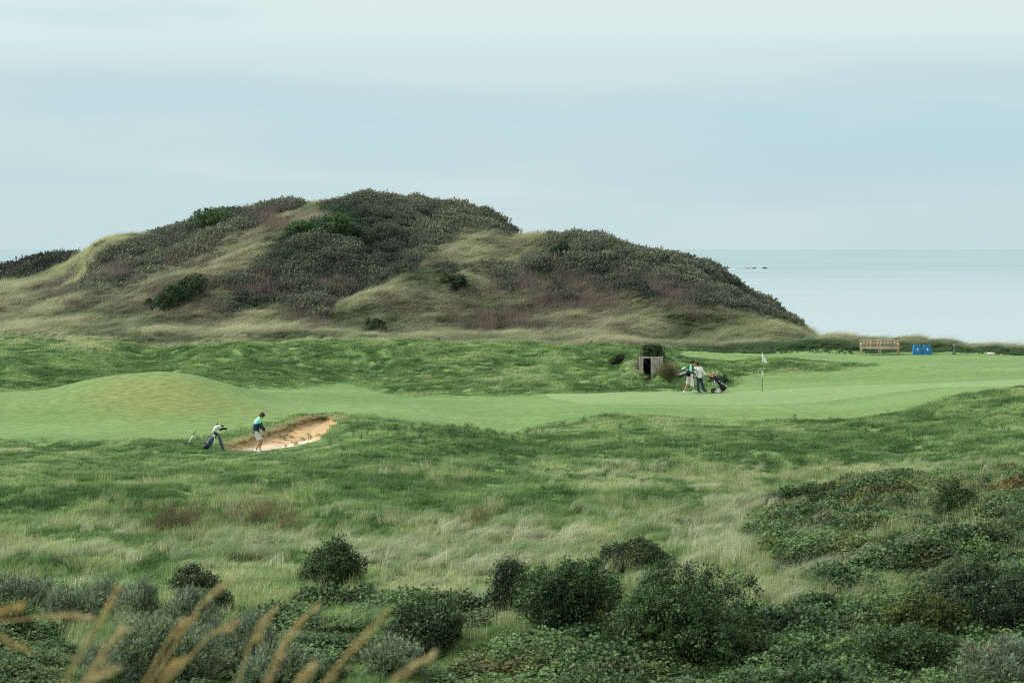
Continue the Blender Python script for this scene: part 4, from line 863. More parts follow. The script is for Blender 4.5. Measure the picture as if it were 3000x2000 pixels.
def hand(mb, wrist, d, curl, k=1.0):
    """palm and five bent fingers; d points from the wrist to the knuckles, curl is the way the fingers close"""
    d = d.normalized(); c = (curl - d * curl.dot(d)).normalized(); s_ = d.cross(c)
    kn = wrist + d * 0.085 * k
    mb.tube([wrist, wrist + d * 0.03, kn], [(0.024, 0.024), (0.040, 0.022), (0.042, 0.018)], n=10)
    for i, L in enumerate((0.070, 0.080, 0.074, 0.058)):
        b = kn + s_ * (0.030 - 0.020 * i) - d * 0.006 * abs(i - 1); p1 = b + (d * 0.75 + c * 0.5).normalized() * L * 0.45; p2 = p1 + (d * 0.15 + c * 0.95).normalized() * L * 0.32; p3 = p2 + (-d * 0.55 + c * 0.7).normalized() * L * 0.25
        mb.tube([b - d * 0.012, b, p1, p2, p3], [0.010, 0.0095, 0.009, 0.0085, 0.007], n=8)
    b = wrist + d * 0.03 + s_ * 0.034; q = b + (s_ * 0.6 + d * 0.7 + c * 0.3).normalized() * 0.038
    mb.tube([wrist + d * 0.025 + s_ * 0.018, b, q, q + (d * 0.7 + c * 0.7).normalized() * 0.028], [0.013, 0.0115, 0.010, 0.0075], n=8)
def limb(mb, a, b, c, ra, rb, rc, n=12):
    mb.tube([a, a.lerp(b, .3), a.lerp(b, .75), b, b.lerp(c, .28), b.lerp(c, .7), c], [ra * .95, ra, (ra + rb) / 2 * .97, rb, rb * 1.06, (rb + rc) / 2 * .95, rc], n=n)
    mb.ball(a, ra * .97, seg=12, rings=8); mb.ball(b, rb, seg=12, rings=8)
def head(mb, c, f, up, k=1.0):
    f = f.normalized(); s_ = up.cross(f).normalized(); up = f.cross(s_).normalized()
    R = Matrix((f, s_, up)).transposed().to_4x4(); e = R.to_euler()
    mb.ball(c + up * .022 * k - f * .012 * k, .098 * k, (1.0, .80, .98), e, 20, 14)
    mb.ball(c - up * .045 * k + f * .022 * k, .068 * k, (.98, .82, 1.0), e)
    mb.ball(c - up * .095 * k + f * .052 * k, .028 * k, (1.0, 1.1, .8), e)                 # chin
    mb.tube([c + f * .082 * k + up * .018 * k, c + f * .098 * k - up * .012 * k, c + f * .108 * k - up * .030 * k, c + f * .085 * k - up * .040 * k], [.010, .013, .016, .010], n=8)   # nose
    mb.ball(c + f * .082 * k - up * .063 * k, .018 * k, (.6, 1.5, .5), e)               # mouth
    for q in (-1, 1):
        mb.ball(c + s_ * q * .080 * k - up * .012 * k - f * .012 * k, .030 * k, (.75, .35, 1.1), e)   # ear
        mb.ball(c + f * .075 * k + s_ * q * .034 * k + up * .022 * k, .016 * k, (.6, 1.3, .6), e)        # brow
    return R
def shoe(mb, ankle, d, gz, L=0.28):
    d = Vector((d.x, d.y, d.z)).normalized(); b = Vector((ankle.x, ankle.y, ankle.z)); 
    pts = [b - d * .07 + V3(0, 0, -.03), b + V3(0, 0, -.025), b + d * .08 + V3(0, 0, -.045), b + d * (L - .12) + V3(0, 0, -.055), b + d * (L - .075) + V3(0, 0, -.06)]
    mb.tube(pts, [(.036, .045), (.043, .058), (.045, .045), (.047, .034), (.030, .024)], n=12)
def person(label, loc, J, garb, face, skin, k_head=1.0, rz=0.0, hands=None):
    root = empty('person', loc, rz); tag(root, label, 'person')
    up = (J['head'] - J['neck']).normalized()
    mb = MB()
    P_, Ch, Nk, Hd = J['pelvis'], J['chest'], J['neck'], J['head']
    sp = P_.lerp(Ch, .5) + V3(*J.get('spine', (0, 0, 0)))
    mb.tube([P_ - V3(0, 0, .08), P_, sp, Ch, Ch.lerp(Nk, .65), Nk], [(.13, .10), (.155, .115), (.135, .105), (.165, .115), (.12, .09), (.06, .06)], n=18)
    mb.tube([Nk - up * .05, Nk + up * .04, Hd - up * .04], [.064, .055, .056], n=12)
    R = head(mb, Hd, face, up, k_head)
    for q in 'LR':
        limb(mb, J['sh' + q], J['el' + q], J['wr' + q], .052, .040, .027)
        limb(mb, J['hip' + q], J['kn' + q], J['an' + q], .082, .056, .038)
        mb.tube([J['an' + q], J['an' + q] + V3(0, 0, -.04)], [.038, .04], n=10)
        d_, c_ = hands[q]; hand(mb, J['wr' + q], d_, c_)
    body = mb.build('body', skin, root, remesh=0.0085)
    for q in (-1, 1):
        f = R.to_3x3() @ Vector((.088, q * .034, .004)); MB().ball(Hd + f * k_head, .0105, seg=10, rings=8).build('eye', M_eye, root)
    garb(root, J, R)
    return root
def torso(mb, J, g, lo=0.0, sl=None, wr_l=True):
    P_, Ch, Nk = J['pelvis'], J['chest'], J['neck']; sp = P_.lerp(Ch, .5) + V3(*J.get('spine', (0, 0, 0)))
    mb.tube([P_ - V3(0, 0, lo), P_ + V3(0, 0, .04), sp, Ch, Ch.lerp(Nk, .62), Nk + (Nk - Ch) * .08], [(.172 + g, .135 + g), (.165 + g, .128 + g), (.152 + g, .122 + g), (.178 + g, .132 + g), (.128 + g, .10 + g), (.062 + g, .064 + g)], n=20)
    for q in 'LR':
        mb.ball(J['sh' + q], .066 + g, seg=14, rings=10)
        mb.tube([J['sh' + q], J['chest'].lerp(J['neck'], .5)], [.066 + g, .075 + g], n=12)
def sleeve(mb, J, q, g, end=1.0):
    a, b, c = J['sh' + q], J['el' + q], J['wr' + q]
    if end <= .55: mb.tube([a, a.lerp(b, .5), a.lerp(b, end * 1.7)], [.064 + g, .060 + g, .062 + g], n=14)
    else: mb.tube([a, a.lerp(b, .5), b, b.lerp(c, .5), b.lerp(c, end)], [.064 + g, .057 + g, .050 + g, .044 + g, .036 + g], n=14); mb.ball(b, .050 + g, seg=12, rings=8)
def legs(mb, J, g, end, rk=.070, re=.06):
    P_ = J['pelvis']
    mb.tube([P_ + V3(0, 0, .07), P_, P_ - V3(0, 0, .09)], [(.16 + g, .122 + g), (.172 + g, .132 + g), (.155 + g, .12 + g)], n=18)
    for q in 'LR':
        a, b, c = J['hip' + q], J['kn' + q], J['an' + q]; mb.ball(a, .092 + g, seg=14, rings=10)
        if end < 1: mb.tube([a, a.lerp(b, .5), a.lerp(b, end)], [.094 + g, .088 + g, .086 + g], n=14)
        else: mb.tube([a, a.lerp(b, .5), b, b.lerp(c, .5), b.lerp(c, .97)], [.094 + g, .082 + g, rk + g, re + g, re + g], n=14); mb.ball(b, rk + g, seg=12, rings=8)
def hairdo(root, Hd, R, m, k=1.0, full=True, big=1.0):
    mb = MB(); M3 = R.to_3x3(); e = R.to_euler()
    mb.ball(Hd + M3 @ Vector((-.022, 0, .040)) * k, .107 * k * big, (1.0, .86, .92), e, 20, 14, jit=.03)
    mb.ball(Hd + M3 @ Vector((.030, 0, .090)) * k, .070 * k * big, (1.1, 1.05, .55), e, jit=.05)
    if full: mb.ball(Hd + M3 @ Vector((-.055, 0, -.030)) * k, .066 * k, (.75, 1.05, 1.0), e, jit=.04)
    return mb.build('hair', m, root, remesh=0.008)

# golfer playing out of the bunker
gp = at(757, 100.2); GL = gp
def garb_golfer(root, J, R):
    mb = MB(); torso(mb, J, .012, lo=.10); sleeve(mb, J, 'L', .008); sleeve(mb, J, 'R', .008); tops = mb.build('sweater', M_navy, root, remesh=0.011)
    mb = MB()   # pale yoke over the shoulders and upper back
    Ch, Nk = J['chest'], J['neck']
    mb.tube([Ch - V3(.0, 0, .03), Ch + V3(0, 0, .03), Ch.lerp(Nk, .62), Nk + (Nk - Ch) * .10], [(.196, .148), (.197, .150), (.150, .122), (.084, .086)], n=20)
    for q in 'LR': mb.ball(J['sh' + q], .084, seg=14, rings=10); mb.tube([J['sh' + q], J['sh' + q].lerp(J['el' + q], .38)], [.084, .076], n=14)
    mb.build('yoke', M_teal, tops, remesh=0.011)
    mb = MB()
    for q in 'LR': mb.tube([J['el' + q].lerp(J['wr' + q], .93), J['wr' + q]], [.040, .038], n=12)
    mb.build('cuffs', M_white, tops)
    mb = MB(); legs(mb, J, .010, .93); mb.build('shorts', M_stone, root, remesh=0.011)
    for q in 'LR':
        mb = MB(); shoe(mb, J['an' + q], V3(.93, -.25 if q == 'R' else .15, 0), 0); mb.build('shoe', M_shoe, root, remesh=0.009)
        mb = MB(); mb.tube([J['an' + q] + V3(-.002, 0, .05), J['an' + q] + V3(0, 0, -.02)], [.044, .046], n=12); mb.build('sock', M_white, root)
    hairdo(root, J['head'], R, M_brown, 1.0, True, 1.05)
J = dict(pelvis=V3(-.10, 0, .86), chest=V3(-.045, 0, 1.20), neck=V3(.055, 0, 1.41), head=V3(.145, .0, 1.515), spine=(-.03, 0, 0),
         shL=V3(.02, .17, 1.33), shR=V3(.03, -.165, 1.31), elL=V3(.13, .16, 1.06), elR=V3(.10, -.13, 1.05), wrL=V3(.285, .05, .90), wrR=V3(.265, -.01, .895),
         hipL=V3(-.085, .09, .80), hipR=V3(-.085, -.09, .80), knL=V3(.11, .15, .47), knR=V3(.075, -.15, .47), anL=V3(.02, .19, .09), anR=V3(-.09, -.20, .09))
for q in ('anL', 'anR'): J[q].z = 0.085 + (float(h(gp.x + J[q].x, gp.y + J[q].y)) - gp.z)
gd = V3(.66, .45, -.52).normalized()
person('golfer in mint and navy sweater and pale shorts, bent over his club beside the sand', gp, J, garb_golfer, V3(.62, .15, -.75), M_skin, 1.0, 0,
       dict(L=(V3(.75, -.05, -.55), V3(-.3, -.9, -.3)), R=(V3(.75, .25, -.5), V3(-.3, .9, -.3))))
def club(name_root, a, b, hd_dir, grip=0.26, m_sh=None, head_kind='iron'):
    d = (b - a).normalized(); L = (b - a).length
    MB().tube([a, a + d * L * .5, b], [.0065, .0065, .0055], n=8).build('shaft', m_sh or M_steel, name_root)
    MB().tube([a - d * .02, a + d * grip], [.0145, .011], n=10).build('grip', M_rubber, name_root)
    hd = hd_dir.normalized(); mb = MB(); mb.tube([b - d * .04, b + d * .01], [.008, .009], n=8); up = hd.cross(d).normalized()
    mb.poly([b + d * .015, b + hd * .08 + d * .02, b + hd * .085 - d * .035, b + hd * .04 - d * .025, b - d * .01], up * .02)
    mb.build('club_head', M_irond, name_root)
M_steel = mat('bright_steel', (0.75, 0.74, 0.70), 0.35, metal=0.0, spec=0.6); M_rubber = mat('black_rubber', (0.02, 0.02, 0.02), 0.8); M_irond = mat('dark_iron', (0.06, 0.05, 0.045), 0.4, metal=0.6)
gc = empty('golf_club', gp + V3(.36, .03, .83)); tag(gc, 'golf club held out over the sand by the golfer', 'golf club')
ga = V3(-.05, -.01, .04); gbv = gp + V3(.86, .62, .475) - gc.location
club(gc, ga, gbv, V3(.7, -.4, -.1))

# two players walking past the dugout
wp = at(2019, 129.0)
def garb_w1(root, J, R):
    mb = MB(); torso(mb, J, .006, lo=.06); sleeve(mb, J, 'L', .010, .5); sleeve(mb, J, 'R', .010, .5); sh = mb.build('shirt', M_teal, root, remesh=0.011)
    mb = MB(); P_, Ch, Nk = J['pelvis'], J['chest'], J['neck']
    mb.tube([P_ + V3(0, 0, -.02), P_ + V3(0, 0, .06), P_.lerp(Ch, .5), Ch, Ch.lerp(Nk, .6), Nk + (Nk - Ch) * .03], [(.196, .158), (.190, .152), (.178, .146), (.205, .158), (.152, .126), (.086, .088)], n=20); mb.build('vest', M_black, root, remesh=0.011)
    mb = MB(); legs(mb, J, .014, .98); mb.build('shorts', M_stone, root, remesh=0.011)
    for q in 'LR':
        mb = MB(); shoe(mb, J['an' + q], V3(.97, 0, -.18 if q == 'R' else .18), 0); mb.build('shoe', M_shoe, root, remesh=0.009)
        mb = MB(); mb.tube([J['an' + q] + V3(0, 0, .07), J['an' + q] + V3(0, 0, -.02)], [.045, .047], n=12); mb.build('sock', M_white, root)
    hairdo(root, J['head'], R, M_hair, 1.0, False, 1.08)
def ground_feet(p, J):
    for q in ('anL', 'anR'): J[q].z += float(h(p.x + J[q].x, p.y + J[q].y)) - p.z
J = dict(pelvis=V3(.0, 0, .92), chest=V3(.045, 0, 1.27), neck=V3(.105, 0, 1.49), head=V3(.17, -.01, 1.635),
         shL=V3(.06, .18, 1.41), shR=V3(.075, -.18, 1.41), elL=V3(.10, .25, 1.13), elR=V3(.055, -.25, 1.12), wrL=V3(.30, .16, 1.02), wrR=V3(.24, -.22, .95),
         hipL=V3(.02, .09, .86), hipR=V3(-.01, -.09, .86), knL=V3(.15, .09, .49), knR=V3(-.09, -.09, .48), anL=V3(.25, .09, .115), anR=V3(-.26, -.09, .10))
ground_feet(wp, J)
W1 = person('walker in mint shirt, dark vest and pale shorts carrying a golf bag on his back', wp, J, garb_w1, V3(.97, -.12, -.12), M_skin2, 1.0, 0,
            dict(L=(V3(.9, 0, -.3), V3(0, -.5, -.8)), R=(V3(.8, .1, -.5), V3(.1, .5, -.7))))
sp_ = at(2048, 129.3)
def garb_w2(root, J, R):
    mb = MB(); torso(mb, J, .020, lo=.10); sleeve(mb, J, 'L', .010); sleeve(mb, J, 'R', .010)
    mb.build('sweater', M_white, root, remesh=0.011)
    mb = MB(); mb.tube([J['neck'] - V3(0, 0, .02), J['neck'] + V3(0, 0, .035)], [.092, .074], n=14); mb.build('collar', M_navy, root)
    mb = MB(); legs(mb, J, .006, 1.0, .072, .066); mb.build('trousers', M_slate, root, remesh=0.011)
    for q in 'LR':
        mb = MB(); shoe(mb, J['an' + q], V3(.9, -.35, -.10 if q == 'R' else .12), 0); sh = mb.build('shoe', M_dshoe, root, remesh=0.009)
        d = V3(.93, -.36, 0); mb = MB(); mb.tube([J['an' + q] - d * .07 + V3(0, 0, -.078), J['an' + q] + d * .18 + V3(0, 0, -.082)], [(.04, .012), (.036, .010)], n=10); mb.build('sole', M_sole, sh)
    M3 = R.to_3x3(); e = R.to_euler(); Hd = J['head']; mb = MB()
    mb.ball(Hd + M3 @ Vector((-.006, 0, .050)), .108, (1.02, .88, .82), e, 20, 14); mb.ball(Hd + M3 @ Vector((.105, 0, .045)), .07, (1.0, .95, .14), e); mb.build('cap', M_black, root, remesh=0.008)
    mb = MB(); mb.ball(Hd + M3 @ Vector((-.05, 0, -.012)), .080, (.75, 1.0, .85), e, jit=.03); mb.build('hair', M_hair, root)
J = dict(pelvis=V3(.0, 0, .86), chest=V3(-.03, 0, 1.17), neck=V3(-.055, -.01, 1.345), head=V3(-.07, -.03, 1.475),
         shL=V3(.105, .08, 1.26), shR=V3(-.195, -.07, 1.26), elL=V3(.24, .03, 1.06), elR=V3(-.26, -.10, 1.02), wrL=V3(.385, -.02, .905), wrR=V3(-.235, -.14, .795),
         hipL=V3(.075, .05, .80), hipR=V3(-.07, -.05, .80), knL=V3(.16, .05, .46), knR=V3(-.045, -.06, .45), anL=V3(.275, .05, .10), anR=V3(-.07, -.03, .10))
ground_feet(sp_, J)
W2 = person('walker in white sweater, dark trousers and black cap pushing a trolley', sp_, J, garb_w2, V3(.45, -.85, -.22), M_skin, .95, 0,
            dict(L=(V3(.85, -.1, -.25), V3(.1, .1, -1)), R=(V3(.2, -.1, -.95), V3(.6, .6, 0))))
# ------------------------------------------------------------------ golf bags, trolley, flag, bench and the rest
M_wood = mat('weathered_teak', (0.46, 0.38, 0.28), 0.8, noise=0.25, nscale=6, bump=0.3, bscale=40, stretch=(1, 1, 0.2)); M_wood2 = mat('reddish_teak', (0.42, 0.24, 0.15), 0.8, noise=0.25, nscale=8)
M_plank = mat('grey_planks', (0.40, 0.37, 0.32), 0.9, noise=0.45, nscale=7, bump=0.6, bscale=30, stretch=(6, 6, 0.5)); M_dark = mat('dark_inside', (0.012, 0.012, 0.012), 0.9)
M_alu = mat('white_aluminium', (0.74, 0.76, 0.74), 0.4, spec=0.5); M_blue = mat('blue_plastic', (0.018, 0.19, 0.46), 0.5, noise=0.1, nscale=4); M_mark = mat('white_paint', (0.8, 0.8, 0.78), 0.6); M_mark2 = mat('grey_paint', (0.42, 0.40, 0.38), 0.6)
M_redt = mat('dark_red_trim', (0.20, 0.012, 0.016), 0.6); M_bagblue = mat('blue_grey_nylon', (0.040, 0.075, 0.105), 0.6, noise=0.25, nscale=9, spec=0.4); M_bagnavy = mat('navy_nylon', (0.018, 0.026, 0.050), 0.6, noise=0.2, spec=0.4)
M_bagblk = mat('black_nylon', (0.012, 0.012, 0.016), 0.55, noise=0.2, spec=0.4); M_orange = mat('orange_plush', (0.42, 0.10, 0.02), 0.95, noise=0.6, nscale=14); M_furw = mat('white_plush', (0.75, 0.74, 0.72), 0.95, noise=0.1)
M_flagp = mat('flagpole_white', (0.8, 0.8, 0.78), 0.4); M_flagb = mat('flagpole_black', (0.015, 0.02, 0.018), 0.4); M_ball = mat('golf_ball_white', (0.85, 0.85, 0.83), 0.35, bump=0.3, bscale=400)
M_bluish = mat('light_grey_bag', (0.22, 0.24, 0.27), 0.5, spec=0.4)

def text_mesh(curve, nm, parent):
    t = bpy.data.objects.new(nm, curve); me = bpy.data.meshes.new_from_object(t); bpy.data.objects.remove(t)
    return link(nm, me, parent)
def frame(a, b, side_hint=V3(0, -1, 0)):
    """axes of a bag: w along bag from base a to mouth b, v towards the camera, u across"""
    w = (b - a).normalized(); v = (side_hint - w * w.dot(side_hint)).normalized(); return w, v, w.cross(v)
def bag_body(mb, a, b, r0, r1, flat=.85):
    w = (b - a); mb.tube([a, a + w * .04, a + w * .35, a + w * .7, a + w * .96, b], [(r0 * .9, r0 * .9 * flat), (r0, r0 * flat), (r0 * 1.02, r0 * flat), (r1 * .94, r1 * flat * .94), (r1, r1 * flat), (r1 * .96, r1 * flat * .96)], n=20)
# --- stand bag beside the golfer
bp = at(604, 101.4); sb = empty('golf_bag', bp); tag(sb, 'dark blue stand bag propped on legs left of the sand, white cover on top', 'golf bag')
def gz(p, dx, dy): return float(h(p.x + dx, p.y + dy)) - p.z
a_, b_ = V3(.0, 0, .12), V3(.42, .03, .72)
mb = MB(); bag_body(mb, a_, b_, .15, .12); mb.ball(a_ + V3(.0, 0, .02), .148, (1, .9, .8)); mb.build('body', M_bagnavy, sb)
w, v, uu = frame(a_, b_)
mb = MB(); mb.ball(a_ + w * .26 + v * .085, .13, (1.9, .75, .95), Matrix((w, v, uu)).transposed().to_euler()); mb.build('side_pocket', M_bagblue, sb)
mb = MB(); mb.ball(a_ + w * .20 - V3(.10, 0, -.06), .09, (1.9, .9, .8), Matrix((w, v, uu)).transposed().to_euler()); mb.build('back_pocket', M_bagblk, sb)
mb = MB(); mb.ball(a_ + w * .56 + v * .115 + V3(0.02, 0, .01), .062, (1.1, .35, .9), Matrix((w, v, uu)).transposed().to_euler()); mb.build('pale_pouch', M_stone, sb)
mb = MB(); mb.ball(a_ + w * .22 + v * .19 - V3(.05, 0, -.03), .02); mb.build('white_badge', M_mark, sb)
mb = MB(); mb.tube([b_ - w * .03, b_ + w * .01], [.132, .132], n=20); mb.build('mouth_rim', M_bagblk, sb)
for dx, dy, g in ((.36, -.30, 0), (.46, .34, 0)):
    mb = MB(); e = V3(dx, dy, gz(bp, dx, dy)); t_ = a_ + w * .62 + v * (.09 if dy < 0 else -.09); mb.tube([t_, e], [.008, .008], n=8); mb.ball(e + V3(0, 0, .015), .018); mb.build('leg', M_alu, sb)
mb = MB(); q0 = b_ + V3(.10, -.10, -.02); q3 = V3(.74, -.24, gz(bp, .74, -.24) + .05)
mb.tube([q0 - w * .06, q0 + V3(.03, -.02, -.10), q0.lerp(q3, .5) + V3(-.01, 0, 0), q0.lerp(q3, .9), q3, q3 + V3(.12, -.04, -.035)], [(.05, .04), (.07, .05), (.085, .06), (.085, .06), (.07, .04), (.02, .015)], n=14); mb.build('rain_hood', M_bagnavy, sb)
def clubs_in(root, b, w, n, heads, spread=.08, ln=.26):
    w_, v_, u_ = frame(b - w, b)
    for i in range(n):
        k = (i / max(n - 1, 1) - .5) * 2; s_ = b - w * .2 + u_ * k * spread * .5 + v_ * ((i % 2) - .5) * spread * .6; e = b + w * (ln + .05 * ((i * 7) % 3)) + u_ * k * spread * 1.6
        MB().tube([s_, e], [.006, .006], n=6).build('club', M_steel, root)
        q = heads[i % len(heads)]; mb = MB(); x_ = (u_ * k + V3(.8, 0, -.3)).normalized()
        if q[0] == 'iron': up = x_.cross(w).normalized(); mb.poly([e - w * .01, e + x_ * .07, e + x_ * .085 + w * .045, e + x_ * .03 + w * .03], up * .018)
        else: mb.ball(e + x_ * .045 + w * .01, q[2], (1.25, .85, .75), x_.to_track_quat('X', 'Z').to_euler(), jit=.03)
        mb.build('club_head', q[1], root)
clubs_in(sb, b_, w, 5, [('wood', M_bagblk, .055), ('iron', M_irond), ('wood', M_bagblk, .05), ('iron', M_alu), ('iron', M_irond)])
mb = MB(); mb.tube([b_ - V3(.09, 0, .03), b_ + V3(-.07, -.03, .10), b_ + V3(.01, -.04, .21), b_ + V3(.12, -.04, .255), b_ + V3(.19, -.05, .21)], [.06, .085, .095, .085, .05], n=14); mb.build('head_cover', M_furw, sb)
mb = MB(); mb.tube([b_ + w * .1 + V3(.08, -.02, .03), b_ + V3(.28, -.04, .175), b_ + V3(.40, -.04, .165)], [.03, .055, .045], n=12); mb.ball(b_ + V3(.40, -.04, .165), .055, (1.3, .8, .8)); mb.build('head_cover', M_bagblk, sb)
# --- rake
rp = at(552, 103.2); rk = empty('bunker_rake', rp + V3(0, 0, .10)); tag(rk, 'bunker rake left on the grass with its handle raised, left of the blue bag', 'rake')
mb = MB(); mb.box(V3(.0, 0, .02), V3(.44, .05, .035), bev=.006)
for i in range(12): mb.box(V3(-.20 + i * .0364, -.01, -.035), V3(.012, .014, .09), taper=.6)
mb.build('rake_head', M_flagb, rk)
MB().tube([V3(.0, .0, .03), V3(.05, .35, .18), V3(.12, .95, .36)], [.014, .014, .014], n=8).build('handle', M_alu, rk)
MB().tube([V3(.092, .72, .29), V3(.125, .98, .37), V3(.155, 1.20, .435)], [.020, .022, .018], n=10).build('grip', M_rubber, rk)
# --- bag on the walker's back
cb = empty('golf_bag', wp + V3(0, 0, .9)); tag(cb, "black golf bag slung across the mint-shirted walker's back", 'golf bag')
a_, b_ = V3(-.55, -.20, .03), V3(.02, -.22, .30); w, v, uu = frame(a_, b_); Er = Matrix((w, v, uu)).transposed().to_euler()
mb = MB(); bag_body(mb, a_, b_, .135, .115); mb.ball(a_ + w * .05, .135, (1, .9, .95)); mb.build('body', M_bagblk, cb)
MB().ball(a_ + w * .22 + v * .09 + V3(0, 0, .035), .10, (2.1, .55, .75), Er).build('side_pocket', M_bluish, cb)
MB().ball(a_ + w * .30 + v * .145 + V3(0, 0, .06), .03, (1.5, .3, 1.2), Er).build('white_badge', M_mark, cb)
MB().tube([a_ + w * .30 - uu * .12, V3(-.13, -.16, .44), V3(-.02, -.17, .555), V3(.085, -.18, .50), V3(.10, -.21, .36), b_ - w * .05], [.022, .03, .032, .03, .026, .022], n=10, ell=(1.3, .5)).build('strap', M_black, cb)
MB().ball(V3(-.27, .10, .42), .10, (1.4, .6, .6), (0, -.5, 0)).build('rain_cover', M_teal, cb)
clubs_in(cb, b_, (w + V3(.25, 0, -.9)).normalized(), 4, [('wood', M_bagblk, .06), ('iron', M_alu), ('wood', M_bagblk, .055), ('iron', M_irond)], .07, .15)
MB().ball(b_ + V3(.13, -.03, -.10), .07, (1.2, .8, .9)).build('head_cover', M_bagblk, cb); MB().ball(b_ + V3(.20, -.03, -.34), .055, (.9, .8, 1.5)).build('head_cover', M_bagnavy, cb)
# towel hanging from it
def cloth(name, top, bot_w, ln, m, parent=None, seed=0, fold=.03, top_w=.10):
    r = np.random.default_rng(seed); nx, nz = 15, 14; V = []
    for j in range(nz):
        t = j / (nz - 1); wd = top_w + (bot_w - top_w) * t ** .7
        for i in range(nx):
            s = i / (nx - 1) - .5; V.append([s * wd + .03 * t, math.sin(s * 15 + 2 * t) * fold * (1 - .4 * t), -ln * t - (.06 * s + .05 * abs(s)) * t])
    V = np.array(V); ii = np.arange(nx * nz).reshape(nz, nx); Fq = np.stack([ii[:-1, :-1], ii[:-1, 1:], ii[1:, 1:], ii[1:, :-1]], -1).reshape(-1, 4)
    o = link(name, np_mesh(name, V, Fq), parent, (m,)); o.location = top; md = o.modifiers.new('thickness', 'SOLIDIFY'); md.thickness = .008; return o
tw = cloth('towel', wp + V3(.115, -.29, 1.04), .20, .66, M_white, seed=2); tag(tw, "white towel hanging from the bag at the mint-shirted walker's hip", 'towel')
# --- push trolley with its bag
tp = at(2098, 129.0); tr = empty('golf_trolley', tp); tag(tr, 'white three-wheeled push trolley in front of the white-sweatered walker', 'trolley')
def wheel(c, r, rim_m, yaw=0.0):
    n = 28; mb = MB(); g = bmesh.ops.create_cone(mb.bm, cap_ends=False, segments=n, radius1=r, radius2=r, depth=.05)['verts']
    mb2 = MB(); M4 = Matrix.Translation(c) @ Euler((math.radians(90), 0, yaw)).to_matrix().to_4x4(); mb.bm.free()
    ty = MB(); pts = [M4 @ V3(math.cos(6.2832 * k / n) * r * .92, math.sin(6.2832 * k / n) * r * .92, 0) for k in range(n + 1)]; ty.tube(pts, [.018] * (n + 1), n=8, cap=False)
    wo = empty('wheel', c); wo.parent = tr; wo.location = c
    t = ty.build('tyre', M_rubber if rim_m is not M_alu else M_mark2, wo); t.location = -c
    mb2.tube([M4 @ V3(0, 0, -.022), M4 @ V3(0, 0, .022)], [r * .30, r * .30], n=16)
    for k in range(6):
        a = 6.2832 * k / 6; mb2.tube([M4 @ V3(math.cos(a) * r * .2, math.sin(a) * r * .2, 0), M4 @ V3(math.cos(a) * r * .88, math.sin(a) * r * .88, 0)], [r * .17, r * .21], n=8, ell=(1, .5))
    mb2.tube(pts and [p for p in [M4 @ V3(math.cos(6.2832 * k / n) * r * .74, math.sin(6.2832 * k / n) * r * .74, 0) for k in range(n + 1)]], [.024] * (n + 1), n=8, cap=False)
    ri = mb2.build('rim', rim_m, wo); ri.location = -c
def tz(dx, dy): return gz(tp, dx, dy)
wheel(V3(-.17, .12, .115 + tz(-.17, .12)), .115, M_bagblk, .25); wheel(V3(.11, -.24, .115 + tz(.11, -.24)), .115, M_alu, .1); wheel(V3(.30, .30, .10 + tz(.3, .3)), .10, M_bagblk, .1)
mb = MB(); mb.tube([V3(-.16, .02, .70), V3(-.19, .06, .22)], .017, n=10); mb.tube([V3(-.12, -.04, .72), V3(.0, -.12, .22)], .019, n=10); mb.tube([V3(-.10, -.02, .66), V3(.16, .0, .36), V3(.36, .02, .13), V3(.43, .02, .10)], .019, n=10); mb.tube([V3(-.19, .1, .2), V3(-.02, -.14, .19), V3(.10, -.20, .12)], .016, n=8); mb.tube([V3(.28, .0, .2), V3(.30, .28, .10)], .014, n=8)
mb.build('frame', M_alu, tr)
mb = MB(); mb.box(V3(-.10, -.05, .19), V3(.26, .12, .10), (0, 0, -.5), .02); mb.build('front_block', M_bagnavy, tr)
mb = MB(); mb.box(V3(-.14, -.01, .70), V3(.10, .10, .13), (0, .3, 0), .02); mb.build('hinge', M_bagblk, tr)
mb = MB(); mb.tube([V3(-.13, 0, .74), V3(-.26, .0, .80), V3(-.36, .0, .86), V3(-.52, .02, .905)], [.018, .017, .017, .016], n=10); mb.build('handle', M_bagblk, tr)
mb = MB(); mb.tube([V3(-.42, .01, .88), V3(-.56, .02, .915)], [.024, .024], n=10); mb.box(V3(-.30, 0, .81), V3(.12, .09, .08), (0, .4, 0), .015); mb.build('grip', M_rubber, tr)
tb = empty('golf_bag', tp + V3(.42, .0, .12)); tag(tb, 'big black golf bag with red trim strapped to the push trolley', 'golf bag')
a_, b_ = V3(.06, .0, .04), V3(-.46, .0, .72); w, v, uu = frame(a_, b_); Er = Matrix((w, v, uu)).transposed().to_euler(); R3 = Matrix((w, v, uu)).transposed()
if (R3 @ V3(0, 0, 1)).x < 0: uu = -uu
mb = MB(); bag_body(mb, a_, b_, .155, .13, .95); mb.build('body', M_bagblk, tb)
MB().ball(a_ + w * .30 + V3(.085, -.06, .05), .13, (1.8, .9, .8), Er).build('front_pocket', M_bagblk, tb)
MB().ball(a_ + w * .66 + V3(.06, -.04, .04), .105, (1.4, .95, .85), Er).build('top_pocket', M_bagnavy, tb)
MB().ball(a_ + w * .08 + V3(-.0, -.06, .0), .12, (.8, 1, 1), Er).build('base', M_rubber, tb)
MB().tube([a_ + w * .22 + v * .158 - V3(.05, 0, .04), a_ + w * .10 + v * .158 + V3(.03, 0, .02)], [.022, .018], n=8).build('red_trim', M_redt, tb)
mb = MB(); c0 = a_ + w * .57 + v * .165 + V3(.02, -.0, .02); mb.box(c0, V3(.018, .012, .12), Er, .003); mb.build('white_badge', M_mark, tb)
mb = MB(); mb.box(c0 - w * .04, V3(.02, .012, .10), Er, .003); mb.build('red_badge', M_redt, tb)
